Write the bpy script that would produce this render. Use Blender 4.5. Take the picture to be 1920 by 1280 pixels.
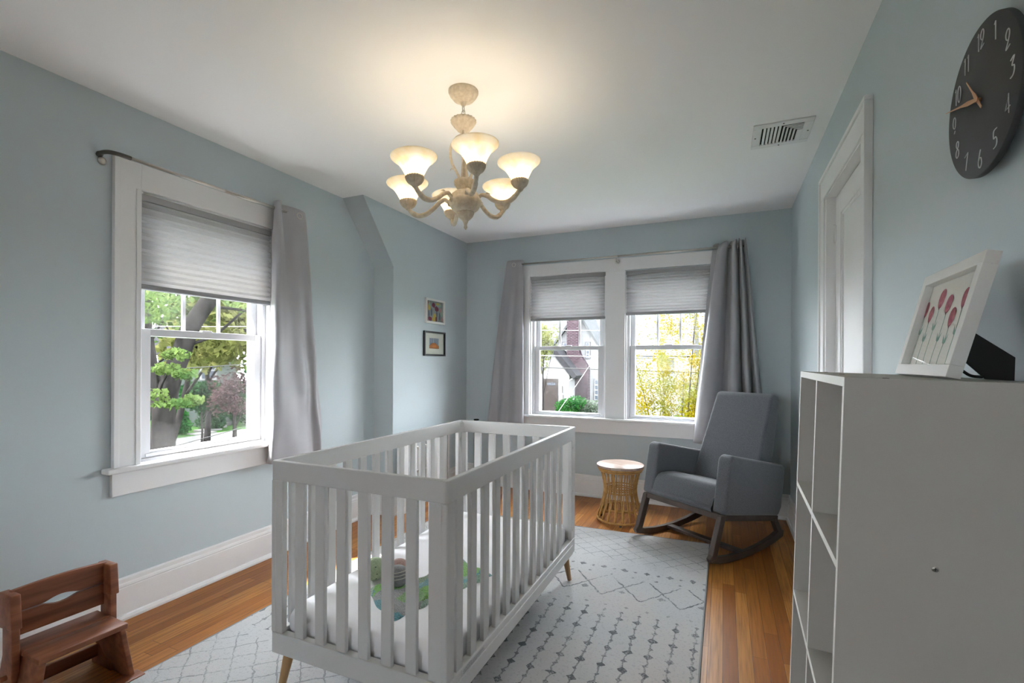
import bpy, bmesh, math, random
from mathutils import Vector, Matrix
for o in list(bpy.data.objects): bpy.data.objects.remove(o)
scene = bpy.context.scene
COL = scene.collection
PI = math.pi
# ------------------------------------------------------------------ camera
F = 904.81; YAW = 0.41394; ROLL = 0.00453; CH = 1.2239
fw = Vector((-math.sin(YAW), math.cos(YAW), 0)); rt = Vector((math.cos(YAW), math.sin(YAW), 0)); up = Vector((0, 0, 1))
rt, up = rt*math.cos(ROLL)+up*math.sin(ROLL), up*math.cos(ROLL)-rt*math.sin(ROLL)
cd = bpy.data.cameras.new('camera'); cam = bpy.data.objects.new('camera', cd); COL.objects.link(cam)
cd.sensor_width = 36; cd.lens = F/1920*36; cd.shift_y = 38.74/1920; cd.clip_start = .02; cd.clip_end = 400
M = Matrix((rt, up, -fw)).transposed().to_4x4(); M.translation = Vector((0, 0, CH)); cam.matrix_world = M
scene.camera = cam
# ------------------------------------------------------------------ world, sun, exposure
w = bpy.data.worlds.new('world'); scene.world = w; w.use_nodes = True
bg = w.node_tree.nodes['Background']; bg.inputs[0].default_value = (.90, .95, 1, 1); bg.inputs[1].default_value = 12
sl = bpy.data.lights.new('sun', 'SUN'); sl.energy = 11; sl.angle = math.radians(1.2); sl.color = (1, .93, .82)
sun = bpy.data.objects.new('sun', sl); COL.objects.link(sun)
sun.rotation_euler = Vector((.60, .42, -1)).to_track_quat('-Z', 'Y').to_euler(); sun.location = (-8, -4, 12)
vs = scene.view_settings; vs.view_transform = 'Standard'; vs.look = 'None'; vs.gamma = 1; vs.exposure = 1.22
BULB_W = 0.27
# ------------------------------------------------------------------ room numbers
H = 2.44; XL = -2.607; XR = .48; YB = 4.338; YF = -3.6; XB = -2.415; FLOOR_T = 0

# ------------------------------------------------------------------ materials
def newmat(name):
    m = bpy.data.materials.new(name); m.use_nodes = True
    nt = m.node_tree; return m, nt, nt.nodes['Principled BSDF']
def pbr(name, col, rough=.5, metal=0, spec=.5, noise=0, nscale=20, bump=0, bscale=200, sheen=0, coords='Object', stretch=(1,1,1), col2=None):
    m, nt, b = newmat(name)
    b.inputs['Base Color'].default_value = (*col, 1); b.inputs['Roughness'].default_value = rough
    b.inputs['Metallic'].default_value = metal; b.inputs['Specular IOR Level'].default_value = spec
    if sheen: b.inputs['Sheen Weight'].default_value = sheen
    if noise or bump or col2:
        tc = nt.nodes.new('ShaderNodeTexCoord'); mp = nt.nodes.new('ShaderNodeMapping'); mp.inputs['Scale'].default_value = stretch
        nt.links.new(tc.outputs[coords], mp.inputs[0])
    if noise or col2:
        n = nt.nodes.new('ShaderNodeTexNoise'); n.inputs['Scale'].default_value = nscale; n.inputs['Detail'].default_value = 4
        nt.links.new(mp.outputs[0], n.inputs['Vector'])
        r = nt.nodes.new('ShaderNodeValToRGB'); c2 = col2 if col2 else tuple(c*(1-noise) for c in col)
        r.color_ramp.elements[0].position = .35; r.color_ramp.elements[1].position = .65
        r.color_ramp.elements[0].color = (*c2, 1); r.color_ramp.elements[1].color = (*col, 1)
        nt.links.new(n.outputs['Fac'], r.inputs[0]); nt.links.new(r.outputs[0], b.inputs['Base Color'])
    if bump:
        n2 = nt.nodes.new('ShaderNodeTexNoise'); n2.inputs['Scale'].default_value = bscale; n2.inputs['Detail'].default_value = 3
        nt.links.new(mp.outputs[0], n2.inputs['Vector'])
        bp = nt.nodes.new('ShaderNodeBump'); bp.inputs['Strength'].default_value = bump; bp.inputs['Distance'].default_value = .002
        nt.links.new(n2.outputs['Fac'], bp.inputs['Height']); nt.links.new(bp.outputs[0], b.inputs['Normal'])
    return m
class NB:
    """small node-math helper"""
    def __init__(s, nt): s.nt = nt
    def m(s, op, a, b=None, c=None, clamp=False):
        n = s.nt.nodes.new('ShaderNodeMath'); n.operation = op; n.use_clamp = clamp
        for i, v in enumerate((a, b, c)):
            if v is None: continue
            if isinstance(v, (int, float)): n.inputs[i].default_value = v
            else: s.nt.links.new(v, n.inputs[i])
        return n.outputs[0]
    def noise(s, vec, scale, detail=3):
        n = s.nt.nodes.new('ShaderNodeTexNoise'); n.inputs['Scale'].default_value = scale; n.inputs['Detail'].default_value = detail
        s.nt.links.new(vec, n.inputs['Vector']); return n.outputs['Fac']
    def ramp(s, fac, stops):
        r = s.nt.nodes.new('ShaderNodeValToRGB'); e = r.color_ramp.elements
        while len(e) < len(stops): e.new(.5)
        for i, (p, c) in enumerate(stops): e[i].position = p; e[i].color = (*c, 1)
        s.nt.links.new(fac, r.inputs[0]); return r.outputs[0]
    def mix(s, fac, a, b, blend='MIX'):
        n = s.nt.nodes.new('ShaderNodeMix'); n.data_type = 'RGBA'; n.blend_type = blend
        for i, v in ((0, fac), (6, a), (7, b)):
            if isinstance(v, (int, float)): n.inputs[i].default_value = v
            elif isinstance(v, tuple): n.inputs[i].default_value = (*v, 1)
            else: s.nt.links.new(v, n.inputs[i])
        return n.outputs[2]
    def obj(s, scale=(1,1,1), rot=(0,0,0), gen='Object'):
        tc = s.nt.nodes.new('ShaderNodeTexCoord'); mp = s.nt.nodes.new('ShaderNodeMapping')
        mp.inputs['Scale'].default_value = scale; mp.inputs['Rotation'].default_value = rot
        s.nt.links.new(tc.outputs[gen], mp.inputs[0]); return mp.outputs[0]
    def bump(s, h, strength, dist, b):
        n = s.nt.nodes.new('ShaderNodeBump'); n.inputs['Strength'].default_value = strength; n.inputs['Distance'].default_value = dist
        s.nt.links.new(h, n.inputs['Height']); s.nt.links.new(n.outputs[0], b.inputs['Normal'])

WALL = pbr('wall_paint', (.53, .60, .63), .55, spec=.3, noise=.03, nscale=1.2, bump=.12, bscale=260)
CEIL = pbr('ceiling_paint', (.90, .90, .905), .8, spec=.2, bump=.05, bscale=120)
TRIM = pbr('trim_paint', (.80, .80, .805), .38, spec=.4, noise=.03, nscale=3)
VINYL = pbr('vinyl_frame', (.62, .62, .64), .35)
CRIB = pbr('crib_lacquer', (.63, .625, .615), .38, spec=.4, noise=.02, nscale=5)
SHELF = pbr('shelf_laminate', (.50, .485, .45), .55, spec=.3, noise=.03, nscale=6, bump=.05, bscale=500)
EDGE = pbr('shelf_edge_band', (.84, .84, .80), .45)
CHROME = pbr('brushed_nickel', (.55, .53, .49), .28, metal=1)
DARKMETAL = pbr('dark_metal', (.12, .11, .10), .4, metal=.8)
BLACK = pbr('black_card', (.008, .008, .008), .7)
BLACKF = pbr('black_frame_paint', (.012, .012, .013), .35)
CURT = pbr('curtain_fabric', (.37, .365, .385), .46, spec=.5, sheen=.25, noise=.05, nscale=8, bump=.15, bscale=900)
CHAIRF = pbr('chair_fabric', (.16, .166, .178), .95, spec=.1, sheen=.35, col2=(.085, .09, .10), nscale=330, bump=.5, bscale=600)
DWOOD = pbr('dark_walnut_wood', (.085, .06, .048), .38, col2=(.05, .036, .03), nscale=9, stretch=(1, 1, .15))
BEECH = pbr('natural_beech', (.50, .30, .13), .45, col2=(.40, .23, .10), nscale=14, stretch=(1, 1, .2))
RATTAN = pbr('rattan_cane', (.58, .34, .10), .42, col2=(.42, .22, .055), nscale=30)
SHEET = pbr('mattress_sheet', (.84, .83, .85), .85, spec=.15, bump=.1, bscale=500)
PAPER = pbr('paper', (.70, .68, .62), .8)
MATB = pbr('mat_board', (.62, .64, .56), .8)
WHITEF = pbr('white_frame_paint', (.72, .71, .68), .4)
CREAM = pbr('antique_cream_metal', (.72, .63, .50), .5, col2=(.58, .49, .37), nscale=60, bump=.15, bscale=90)
CLOCKF = pbr('clock_face_slate', (.07, .069, .073), .6, spec=.3, noise=.15, nscale=7)
CLOCKN = pbr('clock_numeral_paint', (.62, .62, .62), .6)
COPPER = pbr('copper_hand', (.62, .33, .17), .35, metal=.75)
def wood_kid():
    m, nt, b = newmat('reddish_cherry_wood'); N = NB(nt)
    v = N.obj((9, .9, 9)); n = N.noise(v, 3.2, 6); c = N.ramp(n, [(.3, (.12, .032, .012)), (.5, (.22, .072, .030)), (.7, (.32, .12, .056))])
    nt.links.new(c, b.inputs['Base Color']); b.inputs['Roughness'].default_value = .4; N.bump(n, .1, .002, b); return m
KIDW = wood_kid()
def floor_mat():
    m, nt, b = newmat('oak_strip_floor'); N = NB(nt)
    v = N.obj((1, 1, 1), (0, 0, PI/2))
    br = nt.nodes.new('ShaderNodeTexBrick'); nt.links.new(v, br.inputs['Vector'])
    br.inputs['Scale'].default_value = 1; br.inputs['Brick Width'].default_value = .95; br.inputs['Row Height'].default_value = .057
    br.inputs['Mortar Size'].default_value = .0009; br.inputs['Mortar Smooth'].default_value = .3; br.inputs['Bias'].default_value = 0
    br.inputs['Color1'].default_value = (0, 0, 0, 1); br.inputs['Color2'].default_value = (1, 1, 1, 1); br.inputs['Mortar'].default_value = (.5, .5, .5, 1)
    br.offset = .37; br.offset_frequency = 2; br.squash = 1.3; br.squash_frequency = 3
    plank = N.m('MULTIPLY', br.outputs['Color'], 1.0)
    base = N.ramp(plank, [(0, (.29, .095, .018)), (.35, (.39, .145, .030)), (.7, (.46, .19, .042)), (1, (.53, .24, .060))])
    g = N.noise(N.obj((26, 1.1, 26)), 3.5, 6)
    base = N.mix(N.m('MULTIPLY', N.m('SUBTRACT', g, .42, clamp=True), 2.4, clamp=True), base, (.20, .075, .02), 'MIX')
    # cathedral grain
    wv = nt.nodes.new('ShaderNodeTexWave'); wv.inputs['Scale'].default_value = 9; wv.inputs['Distortion'].default_value = 7; wv.inputs['Detail'].default_value = 2
    nt.links.new(N.obj((1, .16, 1)), wv.inputs['Vector'])
    base = N.mix(N.m('MULTIPLY', wv.outputs['Fac'], .16), base, (.22, .08, .022), 'MIX')
    base = N.mix(br.outputs['Fac'], base, (.06, .022, .008), 'MIX')
    nt.links.new(base, b.inputs['Base Color']); b.inputs['Roughness'].default_value = .36; b.inputs['Specular IOR Level'].default_value = .22
    hgt = N.m('ADD', N.m('MULTIPLY', br.outputs['Fac'], -1), N.m('MULTIPLY', N.noise(N.obj(), 5, 2), 1.2)); N.bump(hgt, .25, .002, b)
    return m
FLOORM = floor_mat()
def rug_mat():
    # object coords: x across (-1..1), y along (-1.5..1.5)
    m, nt, b = newmat('rug_pile'); N = NB(nt)
    tc = nt.nodes.new('ShaderNodeTexCoord')
    wn = nt.nodes.new('ShaderNodeTexNoise'); wn.inputs['Scale'].default_value = 26; nt.links.new(tc.outputs['Object'], wn.inputs['Vector'])
    va = nt.nodes.new('ShaderNodeVectorMath'); va.operation = 'MULTIPLY_ADD'; nt.links.new(wn.outputs['Color'], va.inputs[0]); va.inputs[1].default_value = (.028, .028, 0); nt.links.new(tc.outputs['Object'], va.inputs[2])
    sp = nt.nodes.new('ShaderNodeSeparateXYZ'); nt.links.new(va.outputs[0], sp.inputs[0]); x = sp.outputs[0]; y = sp.outputs[1]
    def tri(v, p, ph=0.):   # 0 at the cell centre, 1 at the cell border
        return N.m('MULTIPLY', N.m('ABSOLUTE', N.m('SUBTRACT', N.m('FRACT', N.m('ADD', N.m('DIVIDE', v, p), ph)), .5)), 2)
    def band(y0, y1): return N.m('MULTIPLY', N.m('GREATER_THAN', y, y0), N.m('LESS_THAN', y, y1))
    def lattice(px, py, w):
        a = N.m('ADD', N.m('DIVIDE', x, px), N.m('DIVIDE', y, py)); c = N.m('SUBTRACT', N.m('DIVIDE', x, px), N.m('DIVIDE', y, py))
        fa = N.m('ABSOLUTE', N.m('SUBTRACT', N.m('FRACT', a), .5)); fc = N.m('ABSOLUTE', N.m('SUBTRACT', N.m('FRACT', c), .5))
        return N.m('MAXIMUM', N.m('LESS_THAN', fa, w), N.m('LESS_THAN', fc, w))
    def diamonds(px, py, r, phx=0., phy=0.):
        dx = N.m('MULTIPLY', tri(x, px, phx), px/2); dy = N.m('MULTIPLY', tri(y, py, phy), py/2)
        return N.m('LESS_THAN', N.m('ADD', dx, dy), r)
    def stems(px, w, phx=0.): return N.m('LESS_THAN', N.m('MULTIPLY', tri(x, px, phx), px/2), w)
    parts = []
    def add(mask, y0, y1, k): parts.append(N.m('MULTIPLY', N.m('MULTIPLY', mask, band(y0, y1)), k))
    for s in (0, 1.0, 2.0):
        t = 1.5-s*1.93
        add(lattice(.125, .115, .035), t-.50, t-.06, .55)
        add(diamonds(.125, .075, .012, .5), t-.72, t-.58, .8); add(diamonds(.125, .14, .022, 0, .3), t-.70, t-.60, .9)
        add(lattice(.20, .26, .026), t-.98, t-.74, .9); add(diamonds(.20, .26, .022, .5, .25), t-.98, t-.74, .7)
        add(diamonds(.10, .1, .011, 0, .2), t-1.10, t-1.0, .6)
        add(diamonds(.085, .125, .021, 0, 0), t-1.93, t-1.10, .95); add(diamonds(.085, .125, .012, 0, .5), t-1.93, t-1.10, .8); add(stems(.085, .0035, 0), t-1.92, t-1.12, .65)
    pat = parts[0]
    for p in parts[1:]: pat = N.m('MAXIMUM', pat, p)
    fine = N.noise(tc.outputs['Object'], 130, 3); big = N.noise(tc.outputs['Object'], 5, 3)
    wear = N.m('MULTIPLY', N.m('SUBTRACT', N.m('ADD', N.m('MULTIPLY', fine, 1.1), big), .74), 2.6, clamp=True)
    pat = N.m('MULTIPLY', pat, wear)
    speck = N.m('MULTIPLY', N.m('SUBTRACT', N.noise(tc.outputs['Object'], 85, 4), .55, clamp=True), 4.0, clamp=True)
    tint = N.ramp(N.noise(tc.outputs['Object'], 1.7, 2), [(.3, (.45, .465, .48)), (.5, (.49, .485, .48)), (.7, (.51, .475, .46))])
    c = N.mix(speck, tint, (.33, .335, .35)); c = N.mix(pat, c, (.085, .09, .10))
    nt.links.new(c, b.inputs['Base Color']); b.inputs['Roughness'].default_value = 1; b.inputs['Specular IOR Level'].default_value = .05
    b.inputs['Sheen Weight'].default_value = .2
    N.bump(N.noise(tc.outputs['Object'], 240, 2), .6, .004, b)
    return m
RUGM = rug_mat()
def shade_cloth():
    m, nt, b = newmat('cellular_shade_cloth'); out = nt.nodes['Material Output']
    b.inputs['Base Color'].default_value = (.56, .56, .58, 1); b.inputs['Roughness'].default_value = .9; b.inputs['Specular IOR Level'].default_value = .1
    t = nt.nodes.new('ShaderNodeBsdfTranslucent'); t.inputs[0].default_value = (.62, .61, .60, 1)
    mx = nt.nodes.new('ShaderNodeMixShader'); mx.inputs[0].default_value = .34
    nt.links.new(b.outputs[0], mx.inputs[1]); nt.links.new(t.outputs[0], mx.inputs[2]); nt.links.new(mx.outputs[0], out.inputs[0]); return m
SHADEC = shade_cloth()
def glass_mat(name, refl=.06, haze=0.):
    m, nt, b = newmat(name); out = nt.nodes['Material Output']; nt.nodes.remove(b)
    tr = nt.nodes.new('ShaderNodeBsdfTransparent'); gl = nt.nodes.new('ShaderNodeBsdfGlossy'); gl.inputs['Roughness'].default_value = .02
    mx = nt.nodes.new('ShaderNodeMixShader'); mx.inputs[0].default_value = refl
    nt.links.new(tr.outputs[0], mx.inputs[1]); nt.links.new(gl.outputs[0], mx.inputs[2]); last = mx
    if haze:
        df = nt.nodes.new('ShaderNodeBsdfTranslucent'); df.inputs[0].default_value = (.9, .9, .9, 1)
        N = NB(nt); hz = N.m('MULTIPLY', N.m('SUBTRACT', N.noise(N.obj(), 2.5, 3), .40, clamp=True), haze*4)
        m2 = nt.nodes.new('ShaderNodeMixShader'); nt.links.new(hz, m2.inputs[0])
        nt.links.new(mx.outputs[0], m2.inputs[1]); nt.links.new(df.outputs[0], m2.inputs[2]); last = m2
    nt.links.new(last.outputs[0], out.inputs[0]); return m
GLASS = glass_mat('window_glass', .006, .009); PGLASS = glass_mat('picture_glass', .045)
def lampglass():
    m, nt, b = newmat('alabaster_glass'); out = nt.nodes['Material Output']; N = NB(nt)
    n = N.noise(N.obj((1, 1, .6)), 22, 4); c = N.ramp(n, [(.3, (.90, .80, .60)), (.5, (.95, .90, .78)), (.7, (.97, .95, .89))])
    nt.links.new(c, b.inputs['Base Color']); b.inputs['Roughness'].default_value = .35
    t = nt.nodes.new('ShaderNodeBsdfTranslucent'); nt.links.new(c, t.inputs[0])
    mx = nt.nodes.new('ShaderNodeMixShader'); mx.inputs[0].default_value = .55
    nt.links.new(b.outputs[0], mx.inputs[1]); nt.links.new(t.outputs[0], mx.inputs[2]); nt.links.new(mx.outputs[0], out.inputs[0]); return m
LAMPG = lampglass()
def emit(name, col, s):
    m, nt, b = newmat(name); b.inputs['Base Color'].default_value = (*col, 1); b.inputs['Emission Color'].default_value = (*col, 1); b.inputs['Emission Strength'].default_value = s; return m
BULB = emit('bulb_glow', (1, .84, .60), 8)
def leaf(name, c1, c2, tr=.45):
    m, nt, b = newmat(name); out = nt.nodes['Material Output']; N = NB(nt)
    c = N.ramp(N.noise(N.obj(), 1.6, 5), [(.35, c1), (.65, c2)]); nt.links.new(c, b.inputs['Base Color']); b.inputs['Roughness'].default_value = .6; b.inputs['Specular IOR Level'].default_value = 0
    t = nt.nodes.new('ShaderNodeBsdfTranslucent'); nt.links.new(c, t.inputs[0])
    mx = nt.nodes.new('ShaderNodeMixShader'); mx.inputs[0].default_value = tr
    nt.links.new(b.outputs[0], mx.inputs[1]); nt.links.new(t.outputs[0], mx.inputs[2]); nt.links.new(mx.outputs[0], out.inputs[0]); return m
SIDING = pbr('white_siding', (.11, .11, .112), .7, spec=0); ROOFM = pbr('grey_shingles', (.02, .02, .022), .9, spec=0, noise=.3, nscale=6)
def brick_mat():
    m, nt, b = newmat('chimney_brick'); N = NB(nt); br = nt.nodes.new('ShaderNodeTexBrick')
    nt.links.new(N.obj((1, 1, 1), (PI/2, 0, 0)), br.inputs['Vector']); br.inputs['Scale'].default_value = 1
    br.inputs['Brick Width'].default_value = .24; br.inputs['Row Height'].default_value = .085; br.inputs['Mortar Size'].default_value = .011
    br.inputs['Color1'].default_value = (.011, .0065, .0085, 1); br.inputs['Color2'].default_value = (.020, .0115, .0155, 1); br.inputs['Mortar'].default_value = (.055, .048, .052, 1)
    nt.links.new(br.outputs['Color'], b.inputs['Base Color']); b.inputs['Roughness'].default_value = .9; b.inputs['Specular IOR Level'].default_value = 0; return m
BRICK = brick_mat()
BARK = pbr('grey_bark', (.017, .0155, .015), .95, spec=0, noise=.5, nscale=7, stretch=(1, 1, .3), bump=.6, bscale=9)
GRASS = pbr('lawn_grass', (.022, .05, .014), .95, spec=0, noise=.4, nscale=3)
ROAD = pbr('pale_road', (.075, .075, .073), .9, spec=0, noise=.12, nscale=2)

# ------------------------------------------------------------------ mesh builder
class MB:
    def __init__(s): s.v = []; s.f = []; s.mi = []; s.m = 0; s.sm = []; s.smooth = False
    def add(s, vs, fs):
        n = len(s.v); s.v += [tuple(v) for v in vs]
        for f in fs: s.f.append([n+i for i in f]); s.mi.append(s.m); s.sm.append(s.smooth)
        return s
    def box(s, a, b):
        x0, y0, z0 = [min(p, q) for p, q in zip(a, b)]; x1, y1, z1 = [max(p, q) for p, q in zip(a, b)]
        return s.hexa([(x0,y0,z0),(x1,y0,z0),(x1,y1,z0),(x0,y1,z0),(x0,y0,z1),(x1,y0,z1),(x1,y1,z1),(x0,y1,z1)])
    def hexa(s, p): return s.add(p, [(3,2,1,0),(4,5,6,7),(0,1,5,4),(1,2,6,5),(2,3,7,6),(3,0,4,7)])
    def prism(s, poly, d, a0, a1):
        """poly in the two axes other than d, extruded along d"""
        def P(p, a): q = list(p); q.insert(d, a); return tuple(q)
        n = len(poly); vs = [P(p, a0) for p in poly]+[P(p, a1) for p in poly]
        return s.add(vs, [tuple(range(n))[::-1], tuple(range(n, 2*n))]+[(i, (i+1) % n, n+(i+1) % n, n+i) for i in range(n)])
    def tube(s, pts, r, seg=10, caps=True, closed=False, flat=1.):
        pts = [Vector(p) for p in pts]; n = len(pts); rs = r if isinstance(r, (list, tuple)) else [r]*n
        old = s.smooth; s.smooth = True; vs = []; nrm = None
        for i in range(n):
            t = (pts[(i+1) % n]-pts[i-1]) if closed else (pts[min(i+1, n-1)]-pts[max(i-1, 0)])
            t.normalize()
            if nrm is None: nrm = t.orthogonal().normalized() if abs(t.z) > .9 else Vector((0, 0, 1)).cross(t).normalized()
            nrm = (nrm-t*nrm.dot(t)).normalized(); bn = t.cross(nrm)
            for k in range(seg):
                a = 2*PI*k/seg; vs.append(pts[i]+nrm*math.cos(a)*rs[i]+bn*math.sin(a)*rs[i]*flat)
        fs = []
        for i in range(n if closed else n-1):
            j = (i+1) % n
            for k in range(seg): fs.append((i*seg+k, i*seg+(k+1) % seg, j*seg+(k+1) % seg, j*seg+k))
        s.add(vs, fs)
        if caps and not closed:
            s.smooth = False; b = len(s.v)-len(vs)
            s.f.append([b+k for k in range(seg)][::-1]); s.mi.append(s.m); s.sm.append(False)
            s.f.append([b+(n-1)*seg+k for k in range(seg)]); s.mi.append(s.m); s.sm.append(False)
        s.smooth = old; return s
    def lathe(s, prof, seg=32, c=(0, 0, 0), flute=0, nf=0, closed=False, rot=None):
        """prof: list of (r, z)"""
        old = s.smooth; s.smooth = True; vs = []; n = len(prof); C = Vector(c)
        for r, z in prof:
            for k in range(seg):
                a = 2*PI*k/seg; rr = r*(1+flute*math.cos(nf*a)) if nf else r
                v = Vector((rr*math.cos(a), rr*math.sin(a), z)); vs.append((rot@v if rot else v)+C)
        fs = [(i*seg+k, i*seg+(k+1) % seg, (i+1)*seg+(k+1) % seg, (i+1)*seg+k) for i in range(n-1) for k in range(seg)]
        if closed: fs += [((n-1)*seg+k, (n-1)*seg+(k+1) % seg, (k+1) % seg, k) for k in range(seg)]
        s.add(vs, fs); s.smooth = old; return s
    def grid(s, fn, nu, nv, smooth=True):
        old = s.smooth; s.smooth = smooth
        vs = [fn(i/nu, j/nv) for j in range(nv+1) for i in range(nu+1)]; W = nu+1
        s.add(vs, [(j*W+i, j*W+i+1, (j+1)*W+i+1, (j+1)*W+i) for j in range(nv) for i in range(nu)]); s.smooth = old; return s
    def ell(s, c, r, seg=18, rings=10, rot=None):
        old = s.smooth; s.smooth = True; vs = []
        for i in range(rings+1):
            for k in range(seg):
                a = 2*PI*k/seg; q = max(1e-3, math.sin(PI*i/rings)); v = Vector((q*math.cos(a)*r[0], q*math.sin(a)*r[1], -math.cos(PI*i/rings)*r[2]))
                vs.append((rot@v if rot else v)+Vector(c))
        s.add(vs, [(i*seg+k, i*seg+(k+1) % seg, (i+1)*seg+(k+1) % seg, (i+1)*seg+k) for i in range(rings) for k in range(seg)]); s.smooth = old; return s
INV = {}
def root_off(p):
    while p is not None and p.parent is not None: p = p.parent
    return p
def obj(name, mb, mats, parent=None, world=True, bevel=0, seg=2, solid=0, sub=0, wn=False):
    """one mesh object; world=True: builder coordinates are room coordinates"""
    me = bpy.data.meshes.new(name)
    vs = mb.v
    if world and parent is not None:
        Mi = INV[root_off(parent).name]; vs = [tuple(Mi@Vector(v)) for v in vs]
    me.from_pydata(vs, [], mb.f)
    if not isinstance(mats, (list, tuple)): mats = [mats]
    for m in mats: me.materials.append(m)
    me.polygons.foreach_set('material_index', mb.mi); me.polygons.foreach_set('use_smooth', mb.sm); me.update()
    bmm = bmesh.new(); bmm.from_mesh(me); bmesh.ops.recalc_face_normals(bmm, faces=bmm.faces) if len(bmm.faces) < 20000 else None; bmm.to_mesh(me); bmm.free()
    o = bpy.data.objects.new(name, me); COL.objects.link(o)
    if parent is not None: o.parent = parent
    if solid: md = o.modifiers.new('s', 'SOLIDIFY'); md.thickness = solid; md.offset = 0
    if bevel:
        md = o.modifiers.new('b', 'BEVEL'); md.width = bevel; md.segments = seg; md.limit_method = 'ANGLE'; md.angle_limit = math.radians(40)
        md.harden_normals = False
        if seg > 2:
            for p in me.polygons: p.use_smooth = True
    if sub: md = o.modifiers.new('u', 'SUBSURF'); md.levels = sub; md.render_levels = sub
    return o
def tag(o, label=None, cat=None, group=None, kind=None):
    if label: o['label'] = label
    if cat: o['category'] = cat
    if group: o['group'] = group
    if kind: o['kind'] = kind
    return o
def thing(name, loc=(0, 0, 0), rotz=0, label=None, cat=None, group=None, kind=None, mat=None):
    o = bpy.data.objects.new(name, None); COL.objects.link(o); o.empty_display_size = .05
    Mx = mat if mat is not None else (Matrix.Translation(Vector(loc)) @ Matrix.Rotation(rotz, 4, 'Z'))
    o.matrix_world = Mx; INV[o.name] = Mx.inverted()
    return tag(o, label, cat, group, kind)
def struct(name, mb, m, **k): o = obj(name, mb, m, **k); o['kind'] = 'structure'; return o
def cr(pts, n=8):
    """Catmull-Rom through pts"""
    P = [Vector(p) for p in pts]; out = []
    for i in range(len(P)-1):
        a, b, c, d = P[max(i-1, 0)], P[i], P[i+1], P[min(i+2, len(P)-1)]
        for k in range(n):
            t = k/n; out.append(.5*((2*b)+(c-a)*t+(2*a-5*b+4*c-d)*t*t+(3*b-a-3*c+d)*t**3))
    out.append(P[-1]); return out
rnd = random.Random(7)

# ------------------------------------------------------------------ room shell
struct('floor', MB().box((XL-.3, YF-.3, -.12), (XR+.6, YB+.3, 0)), FLOORM)
struct('ceiling', MB().box((XL-.3, YF-.3, H), (XR+.6, YB+.3, H+.15)), CEIL)
W1 = dict(y0=1.417, y1=2.167, z0=.70, z1=2.05)                     # opening in the left wall
W2 = [dict(x0=-1.716, x1=-.980, z0=.70, z1=2.045), dict(x0=-.806, x1=-.080, z0=.70, z1=2.04)]
m = MB(); x0, x1 = XL-.22, XL
m.box((x0, YF, 0), (x1, W1['y0'], H)); m.box((x0, W1['y1'], 0), (x1, YB, H)); m.box((x0, W1['y0'], 0), (x1, W1['y1'], W1['z0'])); m.box((x0, W1['y0'], W1['z1']), (x1, W1['y1'], H))
struct('wall_left', m, WALL)
m = MB().prism([(2.783, H), (3.14, 1.985), (3.14, 0), (YB, 0), (YB, H)], 0, XL-.01, XB)
struct('wall_left_chase', m, WALL)
m = MB(); y0, y1 = YB, YB+.22
m.box((XL-.22, y0, 0), (W2[0]['x0'], y1, H)); m.box((W2[0]['x1'], y0, 0), (W2[1]['x0'], y1, H)); m.box((W2[1]['x1'], y0, 0), (XR+.2, y1, H))
for W in W2: m.box((W['x0'], y0, 0), (W['x1'], y1, W['z0'])); m.box((W['x0'], y0, W['z1']), (W['x1'], y1, H))
struct('wall_back', m, WALL)
DY0, DY1, DZ = 2.165, 2.875, 2.068
m = MB(); m.box((XR, YF, 0), (XR+.2, DY0, H)); m.box((XR, DY1, 0), (XR+.2, YB, H)); m.box((XR, DY0, DZ), (XR+.2, DY1, H)); m.box((XR+.12, DY0, 0), (XR+.2, DY1, DZ))
struct('wall_right', m, WALL)
W3 = dict(x0=-1.64, x1=-.75, z0=.98, z1=1.98)                      # opening for an unseen window, added behind the camera as daylight fill
m = MB(); m.box((XL-.22, YF-.22, 0), (W3['x0'], YF, H)); m.box((W3['x1'], YF-.22, 0), (XR+.2, YF, H)); m.box((W3['x0'], YF-.22, 0), (W3['x1'], YF, W3['z0'])); m.box((W3['x0'], YF-.22, W3['z1']), (W3['x1'], YF, H))
struct('wall_front', m, WALL)
# baseboards
PROF = [(0, 0), (.032, 0), (.032, .010), (.026, .022), (.018, .026), (.018, .148), (.015, .152), (.018, .157), (.016, .166), (.012, .172), (.012, .190), (.008, .1955), (0, .1955)]
def baseboard(name, segs):
    m = MB()
    for a, b, nx, ny in segs:                  # along a->b, outward normal (nx, ny); mitred by overlap
        A, B, N_ = Vector((*a, 0)), Vector((*b, 0)), Vector((nx, ny, 0)); n = len(PROF)
        vs = [A+N_*o+Vector((0, 0, z)) for o, z in PROF]+[B+N_*o+Vector((0, 0, z)) for o, z in PROF]
        m.add(vs, [tuple(range(n))[::-1], tuple(range(n, 2*n))]+[(i, (i+1) % n, n+(i+1) % n, n+i) for i in range(n)])
    struct(name, m, TRIM)
baseboard('baseboard_left', [((XL, YF), (XL, 3.14), 1, 0), ((XL, 3.14), (XB+.018, 3.14), 0, -1), ((XB, 3.11), (XB, YB), 1, 0)])
baseboard('baseboard_back', [((XB, YB), (XR, YB), 0, -1)])
baseboard('baseboard_right', [((XR, YF), (XR, DY0-.09), -1, 0), ((XR, DY1+.1), (XR, YB), -1, 0)])

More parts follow.
